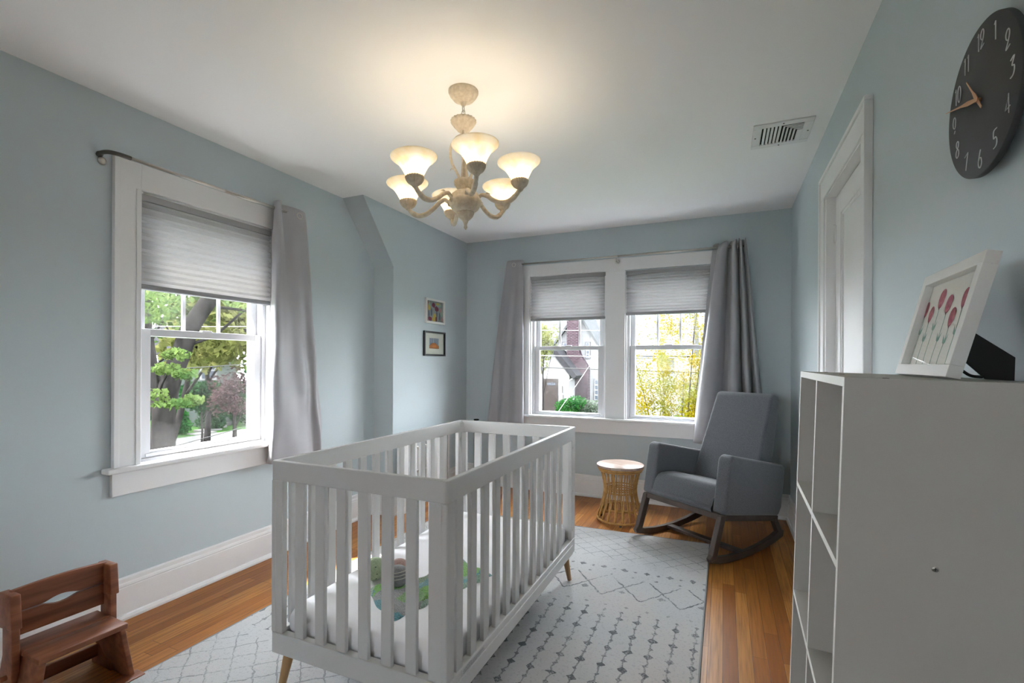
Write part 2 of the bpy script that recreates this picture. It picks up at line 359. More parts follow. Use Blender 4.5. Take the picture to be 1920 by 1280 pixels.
# ------------------------------------------------------------------ windows
def window(name, T, wd, z0, z1, meet, glassz, casing_l, casing_r, nm, sill=True):
    """T maps (along, out-of-wall, z) to the room; out < 0 is towards outdoors"""
    root = thing(name, T(wd/2, 0, z0), kind='structure')
    def bx(m, a, b): p, q = T(*a), T(*b); m.box(p, q)
    m = MB(); bx(m, (0, 0, z0), (.012, -.20, z1)); bx(m, (wd-.012, 0, z0), (wd, -.20, z1)); bx(m, (.012, 0, z1-.012), (wd-.012, -.20, z1)); bx(m, (.012, -.0, z0-.01), (wd-.012, -.22, z0+.012))
    obj('jamb', m, TRIM, root)
    m = MB()                                    # vinyl frame
    bx(m, (.012, -.035, z0+.012), (.035, -.15, z1-.012)); bx(m, (wd-.035, -.035, z0+.012), (wd-.012, -.15, z1-.012)); bx(m, (.035, -.035, z1-.04), (wd-.035, -.15, z1-.012)); bx(m, (.035, -.035, z0+.012), (wd-.035, -.15, z0+.035))
    obj('window_frame', m, VINYL, root, bevel=.002)
    a, b = .036, wd-.036
    m = MB()                                    # upper sash, outer track
    bx(m, (a, -.085, meet-.01), (a+.04, -.115, z1-.04)); bx(m, (b-.04, -.085, meet-.01), (b, -.115, z1-.04)); bx(m, (a+.04, -.085, z1-.08), (b-.04, -.115, z1-.04)); bx(m, (a+.04, -.085, meet-.02), (b-.04, -.115, meet+.014))
    for i in range(1, nm+1): c = a+.04+(b-a-.08)*i/(nm+1); bx(m, (c-.009, -.094, meet+.014), (c+.009, -.106, z1-.08))
    bx(m, (a+.04, -.0945, meet+.33), (b-.04, -.1055, meet+.348))
    us = obj('upper_sash', m, VINYL, root, bevel=.0015)
    m = MB(); bx(m, (a+.035, -.099, meet), (b-.035, -.101, z1-.07)); obj('glass', m, GLASS, us)
    m = MB()                                    # lower sash, inner track
    bx(m, (a, -.045, z0+.037), (a+.045, -.078, meet+.016)); bx(m, (b-.045, -.045, z0+.037), (b, -.078, meet+.016)); bx(m, (a+.045, -.045, glassz), (b-.045, -.078, z0+.037)); bx(m, (a+.045, -.045, meet-.02), (b-.045, -.078, meet+.016))
    bx(m, (a+.02, -.038, z0+.042), (b-.02, -.05, z0+.056))
    ls = obj('lower_sash', m, VINYL, root, bevel=.002)
    m = MB(); bx(m, (a+.04, -.060, glassz-.01), (b-.04, -.062, meet-.01)); obj('glass', m, GLASS, ls)
    m = MB(); c = wd/2; bx(m, (c-.03, -.05, meet+.016), (c+.03, -.07, meet+.024)); obj('sash_lock', m, VINYL, ls, bevel=.002)
    m = MB()                                    # half insect-screen track outside
    bx(m, (a, -.125, z0+.03), (a+.018, -.14, meet)); bx(m, (b-.018, -.125, z0+.03), (b, -.14, meet)); obj('screen_track', m, VINYL, root)
    return root, bx
T1 = lambda a, o, z: (XL+o, W1['y0']+a, z)
r1, bx1 = window('window_1', T1, W1['y1']-W1['y0'], W1['z0'], W1['z1'], 1.368, .767, 0, 0, 2)
wd = W1['y1']-W1['y0']
m = MB()
for s0, s1 in ((-.11, 0), (wd, wd+.11)):
    bx1(m, (s0, 0, .72), (s1, .020, 2.174)) if s0 < 0 else bx1(m, (s0, 0, .72), (s1, .020, 2.174))
    q = (s0+.0, s0+.018) if s0 < 0 else (s1-.018, s1)
    bx1(m, (q[0]-(.004 if s0 < 0 else 0), 0, .72), (q[1]+(0 if s0 < 0 else .004), .026, 2.178))
    q = (-.022, .0) if s0 < 0 else (wd, wd+.022)
    bx1(m, (q[0], .02, .72), (q[1], .024, 2.05))
bx1(m, (0, 0, 2.05), (wd, .020, 2.174))
obj('casing', m, TRIM, r1, bevel=.003)
m = MB(); bx1(m, (-.150, -.02, .700), (wd+.150, .055, .724)); obj('sill', m, TRIM, r1, bevel=.006, seg=3)
m = MB(); bx1(m, (-.118, 0, .590), (wd+.118, .020, .700)); obj('apron', m, TRIM, r1, bevel=.002)
for n_, W in enumerate(W2):
    T2 = (lambda x0: (lambda a, o, z: (x0+a, YB-o, z)))(W['x0'])
    r2, bx2 = window('window_%d' % (n_+2), T2, W['x1']-W['x0'], W['z0'], W['z1'], 1.362, .755, 0, 0, 2)
# shared casing of the double window belongs to window_2 (structure trim)
tr = thing('trim_1', (-.9, YB, .58), kind='structure')
m = MB()
m.box((-1.822, YB, .722), (-1.716, YB-.020, 2.155)); m.box((-.980, YB, .722), (-.806, YB-.018, 2.045)); m.box((-.080, YB, .722), (.030, YB-.020, 2.155)); m.box((-1.716, YB, 2.045), (-.080, YB-.020, 2.155))
m.box((-1.826, YB, .722), (-1.806, YB-.026, 2.159)); m.box((.014, YB, .722), (.034, YB-.026, 2.159)); m.box((-1.738, YB-.02, .722), (-1.716, YB-.024, 2.045)); m.box((-.08, YB-.02, .722), (-.058, YB-.024, 2.04))
obj('casing', m, TRIM, tr, bevel=.003)
m = MB(); m.box((-1.86, YB+.02, .700), (.065, YB-.055, .722)); obj('sill', m, TRIM, tr, bevel=.006, seg=3)
m = MB(); m.box((-1.826, YB, .582), (.034, YB-.020, .700)); obj('apron', m, TRIM, tr, bevel=.002)

T4 = lambda a, o, z: (W3['x1']-a, YF+o, z)
r4, bx4 = window('window_4', T4, W3['x1']-W3['x0'], W3['z0'], W3['z1'], 1.45, .92, 0, 0, 2)  # added out of view to brighten the surfaces facing the camera
wd = W3['x1']-W3['x0']; m = MB(); bx4(m, (-.1, 0, W3['z0']), (0, .02, W3['z1']+.1)); bx4(m, (wd, 0, W3['z0']), (wd+.1, .02, W3['z1']+.1)); bx4(m, (0, 0, W3['z1']), (wd, .02, W3['z1']+.1)); bx4(m, (-.14, 0, W3['z0']-.024), (wd+.14, .055, W3['z0'])); obj('casing', m, TRIM, r4)
# ------------------------------------------------------------------ cellular shades
def shade(T, wd, ztop, zbot, label):
    root = thing('cellular_shade', T(wd/2, -.02, ztop), label=label, cat='window shade', group='cellular shades in the windows')
    def bx(m, a, b): m.box(T(*a), T(*b))
    m = MB(); bx(m, (.004, .006, ztop-.034), (wd-.004, -.034, ztop-.001)); obj('head_rail', m, pbr('shade_rail', (.36, .36, .37), .5), root, bevel=.003)
    m = MB(); bx(m, (.004, .002, zbot), (wd-.004, -.030, zbot+.026)); obj('bottom_rail', m, pbr('shade_bottom_rail', (.30, .30, .31), .5), root, bevel=.006, seg=3)
    n = 13; zt, zb = ztop-.034, zbot+.026; p = (zt-zb)/n
    prof = []
    for i in range(n): prof += [(-.004, zt-i*p), (.0085, zt-(i+.5)*p)]
    prof.append((-.004, zb)); back = [(-.028-(o+.004), z) for o, z in prof][::-1]
    m = MB(); pl = prof+back; k = len(pl)
    a0, a1 = .010, wd-.010
    vs = [T(a0, o, z) for o, z in pl]+[T(a1, o, z) for o, z in pl]
    m.add(vs, [(i, (i+1) % k, k+(i+1) % k, k+i) for i in range(k) if i != len(prof)-1 and i != k-1]); obj('pleated_cloth', m, SHADEC, root)
shade(lambda a, o, z: (XL+o, W1['y0']+a, z), .75, 2.040, 1.572, 'grey pleated shade half lowered in the single window on the left wall')
shade(lambda a, o, z: (W2[0]['x0']+a, YB-o, z), .736, 2.043, 1.618, 'grey pleated shade in the left half of the double window')
shade(lambda a, o, z: (W2[1]['x0']+a, YB-o, z), .726, 2.038, 1.645, 'grey pleated shade in the right half of the double window')

# ------------------------------------------------------------------ door in the right wall
dr = thing('door_1', (XR, (DY0+DY1)/2, 0), kind='structure')
m = MB()
xf = XR-.020
m.box((XR, DY0-.080, 0), (xf, DY0-.008, DZ-.0045)); m.box((XR, DY1+.008, 0), (xf, DY1+.096, DZ-.0045)); m.box((XR, DY0-.080, DZ-.004), (xf, DY1+.096, DZ+.100))
m.box((XR, DY0-.092, 0), (XR-.028, DY0-.072, DZ+.0915)); m.box((XR, DY1+.088, 0), (XR-.028, DY1+.108, DZ+.0915)); m.box((XR, DY0-.092, DZ+.092), (XR-.028, DY1+.108, DZ+.112))
obj('casing', m, TRIM, dr, bevel=.003)
m = MB(); m.box((XR-.012, DY1-.018, 0), (XR+.12, DY1+.01, DZ)); m.box((XR-.012, DY0-.01, 0), (XR+.12, DY0+.004, DZ)); m.box((XR-.012, DY0, DZ-.012), (XR+.12, DY1, DZ+.004)); obj('jamb', m, TRIM, dr)
m = MB(); xd = XR+.028; a, b = DY0+.006, DY1-.020; st = .105
m.box((xd+.012, a, .01), (xd+.035, b, DZ-.016)); m.box((xd, a, .01), (xd+.012, a+st, DZ-.016)); m.box((xd, b-st, .01), (xd+.012, b, DZ-.016)); m.box((xd, a+st, DZ-.016-st), (xd+.012, b-st, DZ-.016))
m.box((xd, a+st, .01), (xd+.012, b-st, .22)); m.box((xd, a+st, .95), (xd+.012, b-st, 1.08))
for z0_, z1_ in ((.22, .95), (1.08, DZ-.016-st)): 
    for (p, q) in (((a+st, z0_), (a+st+.012, z1_)), ((b-st-.012, z0_), (b-st, z1_)), ((a+st, z0_), (b-st, z0_+.012)), ((a+st, z1_-.012), (b-st, z1_))): m.box((xd+.005, p[0], p[1]), (xd+.013, q[0], q[1]))
sl_ = obj('door_panel', m, TRIM, dr, bevel=.002)
for z in (1.87, .25):
    m = MB(); m.tube([(xd-.006, b+.004, z-.045), (xd-.006, b+.004, z+.045)], .0065, 10); m.tube([(xd-.006, b+.004, z+.045), (xd-.006, b+.004, z+.056)], [.005, .003], 8); m.box((xd-.004, b-.02, z-.04), (xd-.001, b+.002, z+.04)); obj('hinge', m, TRIM, sl_)

# ------------------------------------------------------------------ ceiling vent
vt = thing('ceiling_vent', (.271, 2.906, H), label='white metal air register set flush in the ceiling', cat='vent')
vx0, vx1, vy0, vy1 = .134, .408, 2.760, 3.052; zb = H-.007
m = MB(); e = .042
for a, b in (((vx0, vy0), (vx1, vy0+e)), ((vx0, vy1-e), (vx1, vy1)), ((vx0, vy0+e), (vx0+e, vy1-e)), ((vx1-e, vy0+e), (vx1, vy1-e))): m.box((*a, zb), (*b, H))
obj('frame', m, TRIM, vt, bevel=.002)
obj('backing', MB().box((vx0+e, vy0+e, H-.001), (vx1-e, vy1-e, H)), pbr('vent_dark', (.02, .02, .02), .9), vt)
ix0, ix1, iy0, iy1 = vx0+e, vx1-e, vy0+e, vy1-e
for i in range(5):                                  # straight louvres on the left
    x = ix0+.008+i*.0175; m = MB(); m.hexa([(x, iy0, H-.002), (x+.002, iy0, H-.002), (x+.002, iy1, H-.002), (x, iy1, H-.002), (x+.009, iy0, H-.0075), (x+.011, iy0, H-.0075), (x+.011, iy1, H-.0075), (x+.009, iy1, H-.0075)])
    obj('louvre', m, TRIM, vt)
for i in range(4):                                  # L-shaped louvres on the right
    d = i*.017; m = MB(); x = ix0+.098+d; y = iy0+.008+d
    m.box((x, y, H-.0075), (ix1, y+.008, H-.0045)); m.box((x, y, H-.0075), (x+.008, iy1, H-.0045)); obj('louvre', m, TRIM, vt)
m = MB(); m.box((ix0+.098+.068, iy0+.076, H-.007), (ix1, iy1, H-.004)); obj('blank_plate', m, TRIM, vt)
for p in ((vx0+.015, 2.906), (vx1-.015, 2.906), (.271, vy0+.015), (.271, vy1-.015)):
    obj('screw', MB().lathe([(0, 0), (.004, 0), (.004, .002), (0, .003)], 10, (p[0], p[1], zb-.002)), DARKMETAL, vt)

# ------------------------------------------------------------------ curtain rods and curtains
def grommet(parent, c, ax, r=.021):
    rot = Vector((0, 0, 1)).rotation_difference(Vector(ax)).to_matrix()
    m = MB(); m.lathe([(r*.72, -.0025), (r, -.0025), (r+.001, 0), (r, .0025), (r*.72, .0025)], 24, c, closed=True, rot=rot); return obj('grommet', m, CHROME, parent)
ZR = 2.163
rod = thing('curtain_rod', (XL, 1.25, ZR), label='thin nickel curtain rod above the single window on the left wall', cat='curtain rod', group='curtain rods')
m = MB(); m.tube([(XL+.078, 1.30, ZR), (XL+.078, 2.30, ZR)], .0075, 12); m.tube([(XL+.078, 1.80, ZR), (XL+.078, 2.31, ZR)], .0092, 12); obj('rod', m, CHROME, rod)
m = MB(); m.tube(cr([(XL+.001, 1.252, ZR-.004), (XL+.03, 1.250, ZR), (XL+.065, 1.262, ZR), (XL+.078, 1.30, ZR), (XL+.078, 1.34, ZR)], 6), [.013]*4+[.0095]*21, 10, flat=1)
obj('end_elbow', m, DARKMETAL, rod)
m = MB(); m.lathe([(.001, 0), (.014, 0), (.017, .004), (.015, .011), (.006, .014), (.001, .014)], 18, (XL, 1.262, ZR-.028), rot=Matrix.Rotation(PI/2, 3, 'Y')); obj('bracket', m, CHROME, rod)
m = MB(); m.tube([(XL, 2.33, ZR), (XL+.078, 2.315, ZR)], .006, 8); obj('bracket', m, DARKMETAL, rod)
rod = thing('curtain_rod', (-.9, YB, 2.158), label='long thin nickel curtain rod above the double window on the back wall', cat='curtain rod', group='curtain rods')
m = MB(); m.tube([(-1.865, YB-.08, 2.160), (.10, YB-.08, 2.160)], .0075, 12); m.tube([(-.86, YB-.08, 2.160), (.11, YB-.08, 2.160)], .0092, 12); obj('rod', m, CHROME, rod)
m = MB(); m.tube(cr([(-.875, YB-.02, 2.118), (-.875, YB-.05, 2.118), (-.875, YB-.075, 2.128), (-.875, YB-.08, 2.148)], 5), .005, 8); m.lathe([(.001, 0), (.018, 0), (.019, .004), (.012, .012), (.001, .013)], 18, (-.875, YB-.020, 2.122), rot=Matrix.Rotation(PI/2, 3, 'X')); obj('bracket', m, CHROME, rod)
for x, xe in ((-1.90, -1.865), (.15, .11)):
    m = MB(); m.tube(cr([(x, YB, 2.160), (x, YB-.05, 2.160), (xe, YB-.08, 2.160)], 5), .008, 8); obj('end_elbow', m, DARKMETAL, rod)
def curtain(T, top, bot, ztop, zbot, label, thick=.003, pw=.8, wr=.004, mid=None):
    """top/bot: profiles (along, out) of the folded cloth at the rod and at the hem"""
    n = 10; A = cr([(*p, 0) for p in top], n); B = cr([(*p, 0) for p in bot], n); C = cr([(*p, 0) for p in mid], n) if mid else None
    L = len(A)-1; x0 = T(top[0][0], 0, zbot)
    root = thing('curtain', x0, label=label, cat='curtain', group='grey curtain panels')
    def fn(u, v):
        i = min(L, int(round(u*L))); t = v**pw
        if C: p = A[i]*(1-t)*(1-t)+C[i]*2*t*(1-t)+B[i]*t*t
        else: p = A[i].lerp(B[i], t)
        z = ztop(u)+(zbot-ztop(u))*v
        wv = wr*v*(math.sin(9*u+7*v*3)+.6*math.sin(23*u-11*v))
        return T(p.x+wv*.3, p.y+wv, z)
    m = MB(); m.grid(fn, L, 46); obj('panel', m, CURT, root, solid=thick); 
    def hem(u, v):
        q = fn(u, 1-.03*(1-v)); return q
    return root
TL = lambda a, o, z: (XL+o, a, z)
c1 = curtain(TL, [(2.24, .035), (2.165, .045), (2.128, .07), (2.118, .115), (2.132, .125), (2.152, .10), (2.175, .070), (2.215, .088), (2.265, .100), (2.325, .094), (2.365, .070), (2.372, .045)],
        [(2.30, .02), (2.20, .02), (2.12, .035), (2.085, .10), (2.11, .125), (2.18, .13), (2.27, .135), (2.36, .13), (2.43, .085), (2.465, .115), (2.505, .07), (2.55, .045)], lambda u: ZR+.045-.012*u, .600,
        'grey curtain panel at the right side of the single left-wall window, hanging behind the crib', wr=.006)
grommet(c1, (XL+.102, 2.290, ZR-.006), (1, -.12, 0))
TB = lambda a, o, z: (a, YB-o, z)
c2 = curtain(TB, [(-1.925, .03), (-1.932, .06), (-1.915, .082), (-1.86, .098), (-1.81, .098), (-1.785, .09), (-1.768, .08), (-1.765, .065), (-1.79, .05)],
        [(-2.16, .03), (-2.13, .075), (-2.05, .06), (-1.98, .10), (-1.92, .075), (-1.86, .12), (-1.81, .13), (-1.745, .105), (-1.76, .06)], lambda u: 2.200, .585,
        'grey curtain panel hanging at the left side of the double window', wr=.006)
grommet(c2, (-1.848, YB-.0985, 2.155), (0, -1, 0))
c3 = curtain(TB, [(-.085, .055), (-.045, .060), (-.040, .10), (-.012, .115), (.020, .098), (.024, .05), (.038, .04), (.052, .07), (.056, .13), (.078, .135), (.090, .09), (.094, .05), (.102, .055), (.106, .125), (.120, .13), (.130, .07), (.136, .05), (.142, .10), (.150, .105), (.155, .07)],
        [(-.235, .04), (-.228, .07), (-.222, .13), (-.165, .175), (-.085, .15), (-.03, .06), (-.01, .05), (.02, .10), (.045, .18), (.10, .185), (.13, .12), (.14, .05), (.15, .05), (.165, .15), (.20, .17), (.22, .09), (.235, .05), (.25, .12), (.28, .13), (.30, .07)], lambda u: 2.188+.012*math.sin(u*40)+.022*u, .572,
        'grey curtain panel bunched at the right side of the double window, behind the rocking chair', wr=.006, pw=.9)
grommet(c3, (.026, YB-.062, 2.160), (1, -.3, 0)); grommet(c3, (.094, YB-.075, 2.160), (1, .2, 0)); grommet(c3, (-.041, YB-.078, 2.16), (1, 0, 0))

# ------------------------------------------------------------------ rug
RX0, RX1, RY0, RY1 = -2.062, -.087, .50, 3.50
rug = MB()
def rugf(u, v):
    x = RX0+(RX1-RX0)*u; y = RY0+(RY1-RY0)*v+ (.0 if v < .5 else -.05*(1-u)*(v-.5)*2)
    return (x-(RX0+RX1)/2, y-2.0, .0095+.0012*math.sin(9*x+3*y)*math.sin(5*y))
rug.grid(rugf, 40, 60)
n0 = 61*41; rug.smooth = False
def edge(pts): 
    for a, b in zip(pts, pts[1:]): rug.add([a, b, (b[0], b[1], 0), (a[0], a[1], 0)], [(0, 1, 2, 3)])
edge([rugf(u/40, 0) for u in range(41)]); edge([rugf(u/40, 1) for u in range(41)]); edge([rugf(0, v/60) for v in range(61)]); edge([rugf(1, v/60) for v in range(61)])
R = thing('area_rug', ((RX0+RX1)/2, 2.0, 0), label='pale grey low-pile area rug with distressed charcoal diamond pattern on the oak floor', cat='rug')
obj('pile', rug, RUGM, R, world=False)
m = MB(); q = [rugf(1, v/20) for v in range(21)]; m.tube([(p[0]+.003, p[1], .006) for p in q], .005, 6); q = [rugf(u/20, 1) for u in range(21)]; m.tube([(p[0], p[1]+.003, .006) for p in q], .005, 6)
q = [rugf(0, v/20) for v in range(21)]; m.tube([(p[0]-.003, p[1], .006) for p in q], .005, 6)
obj('bound_edge', m, pbr('rug_binding', (.26, .27, .28), .95), R, world=False)

# ------------------------------------------------------------------ crib
CX0, CX1, CY0, CY1 = -1.495, -.757, 1.246, 2.610; ZT = .866; ZRB = .796; ZL1 = .250; ZL0 = .176
crib = thing('baby_crib', ((CX0+CX1)/2, (CY0+CY1)/2, .01), label='white slatted baby crib with splayed light wood feet standing on the rug', cat='crib')
def rounded_rect(x0, y0, x1, y1, r, n=6):
    out = []
    for cx, cy, a0 in ((x1-r, y0+r, -PI/2), (x1-r, y1-r, 0), (x0+r, y1-r, PI/2), (x0+r, y0+r, PI)):
        for k in range(n+1): a = a0+PI/2*k/n; out.append((cx+r*math.cos(a), cy+r*math.sin(a)))
    return out
def ring(z0, z1, t):
    m = MB(); m.smooth = False; O = rounded_rect(CX0, CY0, CX1, CY1, .012); I = rounded_rect(CX0+t, CY0+t, CX1-t, CY1-t, .010); n = len(O)
    m.add([(*p, z0) for p in O]+[(*p, z1) for p in O]+[(*p, z0) for p in I]+[(*p, z1) for p in I],
          [f for i in range(n) for j in [(i+1) % n] for f in ((i, j, n+j, n+i), (2*n+j, 2*n+i, 3*n+i, 3*n+j), (n+i, n+j, 3*n+j, 3*n+i), (j, i, 2*n+i, 2*n+j))]); return m
m = ring(ZRB, ZT, .019); obj('top_rail', m, CRIB, crib, bevel=.003)
# diagonal corner gussets inside the top rail at the four corners
for sx, x in ((1, CX0+.019), (-1, CX1-.019)):
    for sy, y in ((1, CY0+.019), (-1, CY1-.019)):
        m = MB(); m.prism([(x, y), (x+sx*.016, y), (x, y+sy*.016)], 2, ZRB, ZT-.012) ; obj('corner_block', m, CRIB, crib)
m = ring(ZL0, ZL1, .030); obj('bottom_rail', m, CRIB, crib, bevel=.003)
m = MB(); m.box((CX1-.002, CY0+.05, .222), (CX1+.0045, CY1-.055, .2245)); m.box((CX1-.002, CY0+.05, ZL0+.001), (CX1+.004, CY1-.055, .2225)); obj('rail_ledge', m, CRIB, crib, bevel=.001)
for x0, x1 in ((CX0+.001, CX0+.055), (CX1-.068, CX1-.001)):         # corner posts, L-shaped
    for y0, y1 in ((CY0+.001, CY0+.05), (CY1-.062, CY1-.001)):
        xi = x0 < -1.2; yi = y0 < 1.5; m = MB()
        m.box((x0, CY0+.002 if yi else CY1-.024, ZL1), (x1, CY0+.024 if yi else CY1-.002, ZRB)); m.box((CX0+.002 if xi else CX1-.024, y0, ZL1), (CX0+.024 if xi else CX1-.002, y1, ZRB))
        p = obj('corner_post', m, CRIB, crib, bevel=.003)
        if not yi:
            for z in (.755, .52, .305) if not xi else (.755, .52):
                s = 1 if not xi else -1; mm = MB(); mm.lathe([(.0003, 0), (.0075, 0), (.0075, .0015), (.004, .0018), (.0003, .0006)], 14, ((CX1-.0025) if not xi else CX0+.0245, CY1-.045, z), rot=Matrix.Rotation(PI/2, 3, 'Y')); obj('bolt', mm, CHROME, p)
def slat(c, along_x, side):
    m = MB(); w_, t_ = .0205, .008
    if along_x: m.box((c-w_, side-t_, ZL1-.002), (c+w_, side+t_, ZRB+.002))
    else: m.box((side-t_, c-w_, ZL1-.002), (side+t_, c+w_, ZRB+.002))
    return obj('slat', m, CRIB, crib, bevel=.0025)
for i in range(6):
    c = -1.363+i*.0942
    slat(c, True, CY0+.014); slat(c, True, CY1-.014)
for i in range(12):
    c = 1.336+i*.0935
    slat(c, False, CX1-.014); slat(c, False, CX0+.014)
for sx, x in ((-1, CX0+.048), (1, CX1-.048)):
    for sy, y in ((-1, CY0+.048), (1, CY1-.048)):
        m = MB(); m.tube([(x, y, ZL0+.01), (x+sx*.022, y+sy*.030, .014)], [.0205, .0115], 18); obj('leg', m, BEECH, crib)
m = MB(); m.box((CX0+.03, CY0+.03, .188), (CX1-.03, CY1-.03, .204)); obj('mattress_base', m, CRIB, crib)
lab = MB(); lab.box((CX1+.0003, 1.335, .2265), (CX1+.0008, 1.495, .2475)); lb = obj('warning_label', lab, pbr('label_white', (.6, .6, .6), .5), crib)
lab2 = MB()
for z, y0, y1 in ((.2445, 1.37, 1.40), (.2415, 1.35, 1.49), (.2385, 1.345, 1.485), (.2355, 1.35, 1.49), (.2325, 1.345, 1.47), (.2300, 1.35, 1.44)):
    q = y0
    while q < y1: l = rnd.uniform(.006, .018); lab2.box((CX1+.0007, q, z-.0006), (CX1+.0011, min(q+l, y1), z+.0006)); q += l+.002
obj('print', lab2, pbr('label_ink', (.28, .28, .28), .6), lb)

# mattress
mt = thing('crib_mattress', ((CX0+CX1)/2, (CY0+CY1)/2, .204), label='white fitted-sheet mattress lying inside the crib', cat='mattress')
MX0, MX1, MY0, MY1, MZ = CX0+.036, CX1-.036, CY0+.038, CY1-.036, .338
def matf(u, v):
    # unwrap: closed cushion surface, u around cross-section, v along y
    a = 2*PI*u; hx, hz = (MX1-MX0)/2, (MZ-.204)/2; e = .28
    c, s_ = math.cos(a), math.sin(a); x = math.copysign(abs(c)**e, c)*hx; z = math.copysign(abs(s_)**e, s_)*hz
    b = min(1, max(0, v)); yy = -1+2*b; k = (1-abs(yy)**14)**(1/3.5) if abs(yy) < 1 else 0.0
    k = max(k, .0); kx = .93+.07*k if k > 0 else .0
    zz = z*k; zz += .003*math.sin(11*x+6*yy)*math.sin(7*yy+1)*(z > 0)*k
    return ((MX0+MX1)/2+x*(kx if 0 < b < 1 else .9), MY0+(MY1-MY0)*b, .204+hz+zz)
m = MB(); m.grid(lambda u, v: matf(u, .5-.5*math.cos(PI*v)), 96, 60)
obj('sheet', m, SHEET, mt)
# toy blanket with plush heads
def plush_blanket():
    root = thing('comfort_blanket', (-1.07, 1.60, MZ), label='fuzzy green, teal and grey comfort blanket crumpled on the crib mattress', cat='baby blanket')
    mt_, nt, b = newmat('fuzzy_patchwork'); N = NB(nt)
    v = N.obj(); vo = nt.nodes.new('ShaderNodeTexVoronoi'); vo.inputs['Scale'].default_value = 11
    wn = nt.nodes.new('ShaderNodeTexNoise'); wn.inputs['Scale'].default_value = 30; nt.links.new(v, wn.inputs['Vector'])
    mm = nt.nodes.new('ShaderNodeVectorMath'); mm.operation = 'MULTIPLY_ADD'; nt.links.new(wn.outputs['Color'], mm.inputs[0]); mm.inputs[1].default_value = (.04, .04, .04); nt.links.new(v, mm.inputs[2]); nt.links.new(mm.outputs[0], vo.inputs['Vector'])
    sp = nt.nodes.new('ShaderNodeSeparateColor'); nt.links.new(vo.outputs['Color'], sp.inputs[0])
    c = N.ramp(sp.outputs[0], [(.0, (.16, .42, .05)), (.24, (.20, .50, .07)), (.30, (.30, .30, .30)), (.48, (.36, .36, .36)), (.54, (.07, .25, .30)), (.72, (.16, .45, .50)), (.78, (.55, .58, .58)), (1, (.25, .5, .32))])
    c = N.mix(N.m('MULTIPLY', N.m('SUBTRACT', N.noise(v, 260, 2), .45, clamp=True), 3, clamp=True), c, (.05, .07, .06)); nt.links.new(c, b.inputs['Base Color']); b.inputs['Roughness'].default_value = 1; b.inputs['Sheen Weight'].default_value = .4
    N.bump(N.noise(v, 220, 2), 1, .006, b)
    A, B, C, D = (-1.262, 1.468), (-1.032, 1.345), (-.875, 1.80), (-1.085, 1.885)
    def f(u, v, lift=0):
        x = (A[0]*(1-u)+B[0]*u)*(1-v)+(D[0]*(1-u)+C[0]*u)*v; y = (A[1]*(1-u)+B[1]*u)*(1-v)+(D[1]*(1-u)+C[1]*u)*v
        x += .055*math.sin(v*PI)*(1-u)*1.0; y += .01*math.sin(u*9)
        e = min(u, 1-u, v, 1-v); k = min(1, e/.07)**.5
        return (x+.006*math.sin(31*v), y, MZ-.002+k*(.018+.010*math.sin(14*v+3*u)+.006*math.sin(9*u+21*v)))
    m = MB(); m.grid(f, 26, 44); m.grid(lambda u, v: (*f(1-u, v)[:2], MZ), 26, 44); obj('fleece_square', m, mt_, root)
    return root
plush_blanket()
def plush(name, c, r, col, label, cat, extra):
    root = thing(name, (c[0], c[1], MZ), label=label, cat=cat)
    mt_ = pbr(name+'_knit', col, 1, spec=.05, sheen=.3, noise=.2, nscale=120, bump=.6, bscale=300)
    m = MB(); m.ell(c, r, 28, 18); h = obj('head', m, mt_, root); extra(root, h, Vector(c), r); return root
def dark(m): return pbr('plush_stitching', (.02, .02, .02), .8)
def ex1(root, h, c, r):
    SM = dark(0)
    for dx, dz in ((.028, .022), (.036, -.004), (.028, -.026), (-.03, .008), (-.02, .030)):
        p = c+Vector((dx*.9, -r[1]*math.sqrt(max(0, 1-(dx/r[0])**2-(dz/r[2])**2))-.001, dz)); m = MB(); m.tube([p-Vector((.006, 0, .0015)), p+Vector((.006, 0, .0015))], .0013, 6); obj('stitch', m, SM, h)
plush('plush_cactus_head', (-1.296, 1.574, MZ+.044), (.048, .046, .044), (.46, .56, .36), 'round pale green plush head with dark stitches beside the comfort blanket', 'plush toy', ex1)
def ex2(root, h, c, r):
    for z in (.012, .022, .0):
        m = MB(); pts = []
        for k in range(13):
            a = -PI*.9+PI*.9*k/12; q = math.sqrt(max(.05, 1-(z/r[2])**2)); pts.append(c+Vector((math.cos(a)*r[0]*q*1.01, math.sin(a)*r[1]*q*1.01, z+.006*math.cos(a))))
        m.tube(pts, .0022, 6); obj('stripe', m, pbr('plush_stripe', (.45, .43, .38), 1), h)
    m = MB(); m.ell(c+Vector((-.022, -r[1]*.86, -.006)), (.003, .003, .003), 10, 6); obj('eye', m, dark(0), h)
plush('plush_mouse_head', (-1.166, 1.552, MZ+.048), (.046, .044, .040), (.23, .23, .235), 'grey striped plush head with a black eye resting on the comfort blanket', 'plush toy', ex2)
plush('plush_ear_ball', (-1.226, 1.640, MZ+.035), (.040, .040, .036), (.42, .27, .24), 'dusty pink plush lump between the green and grey plush heads', 'plush toy', lambda *a: None)
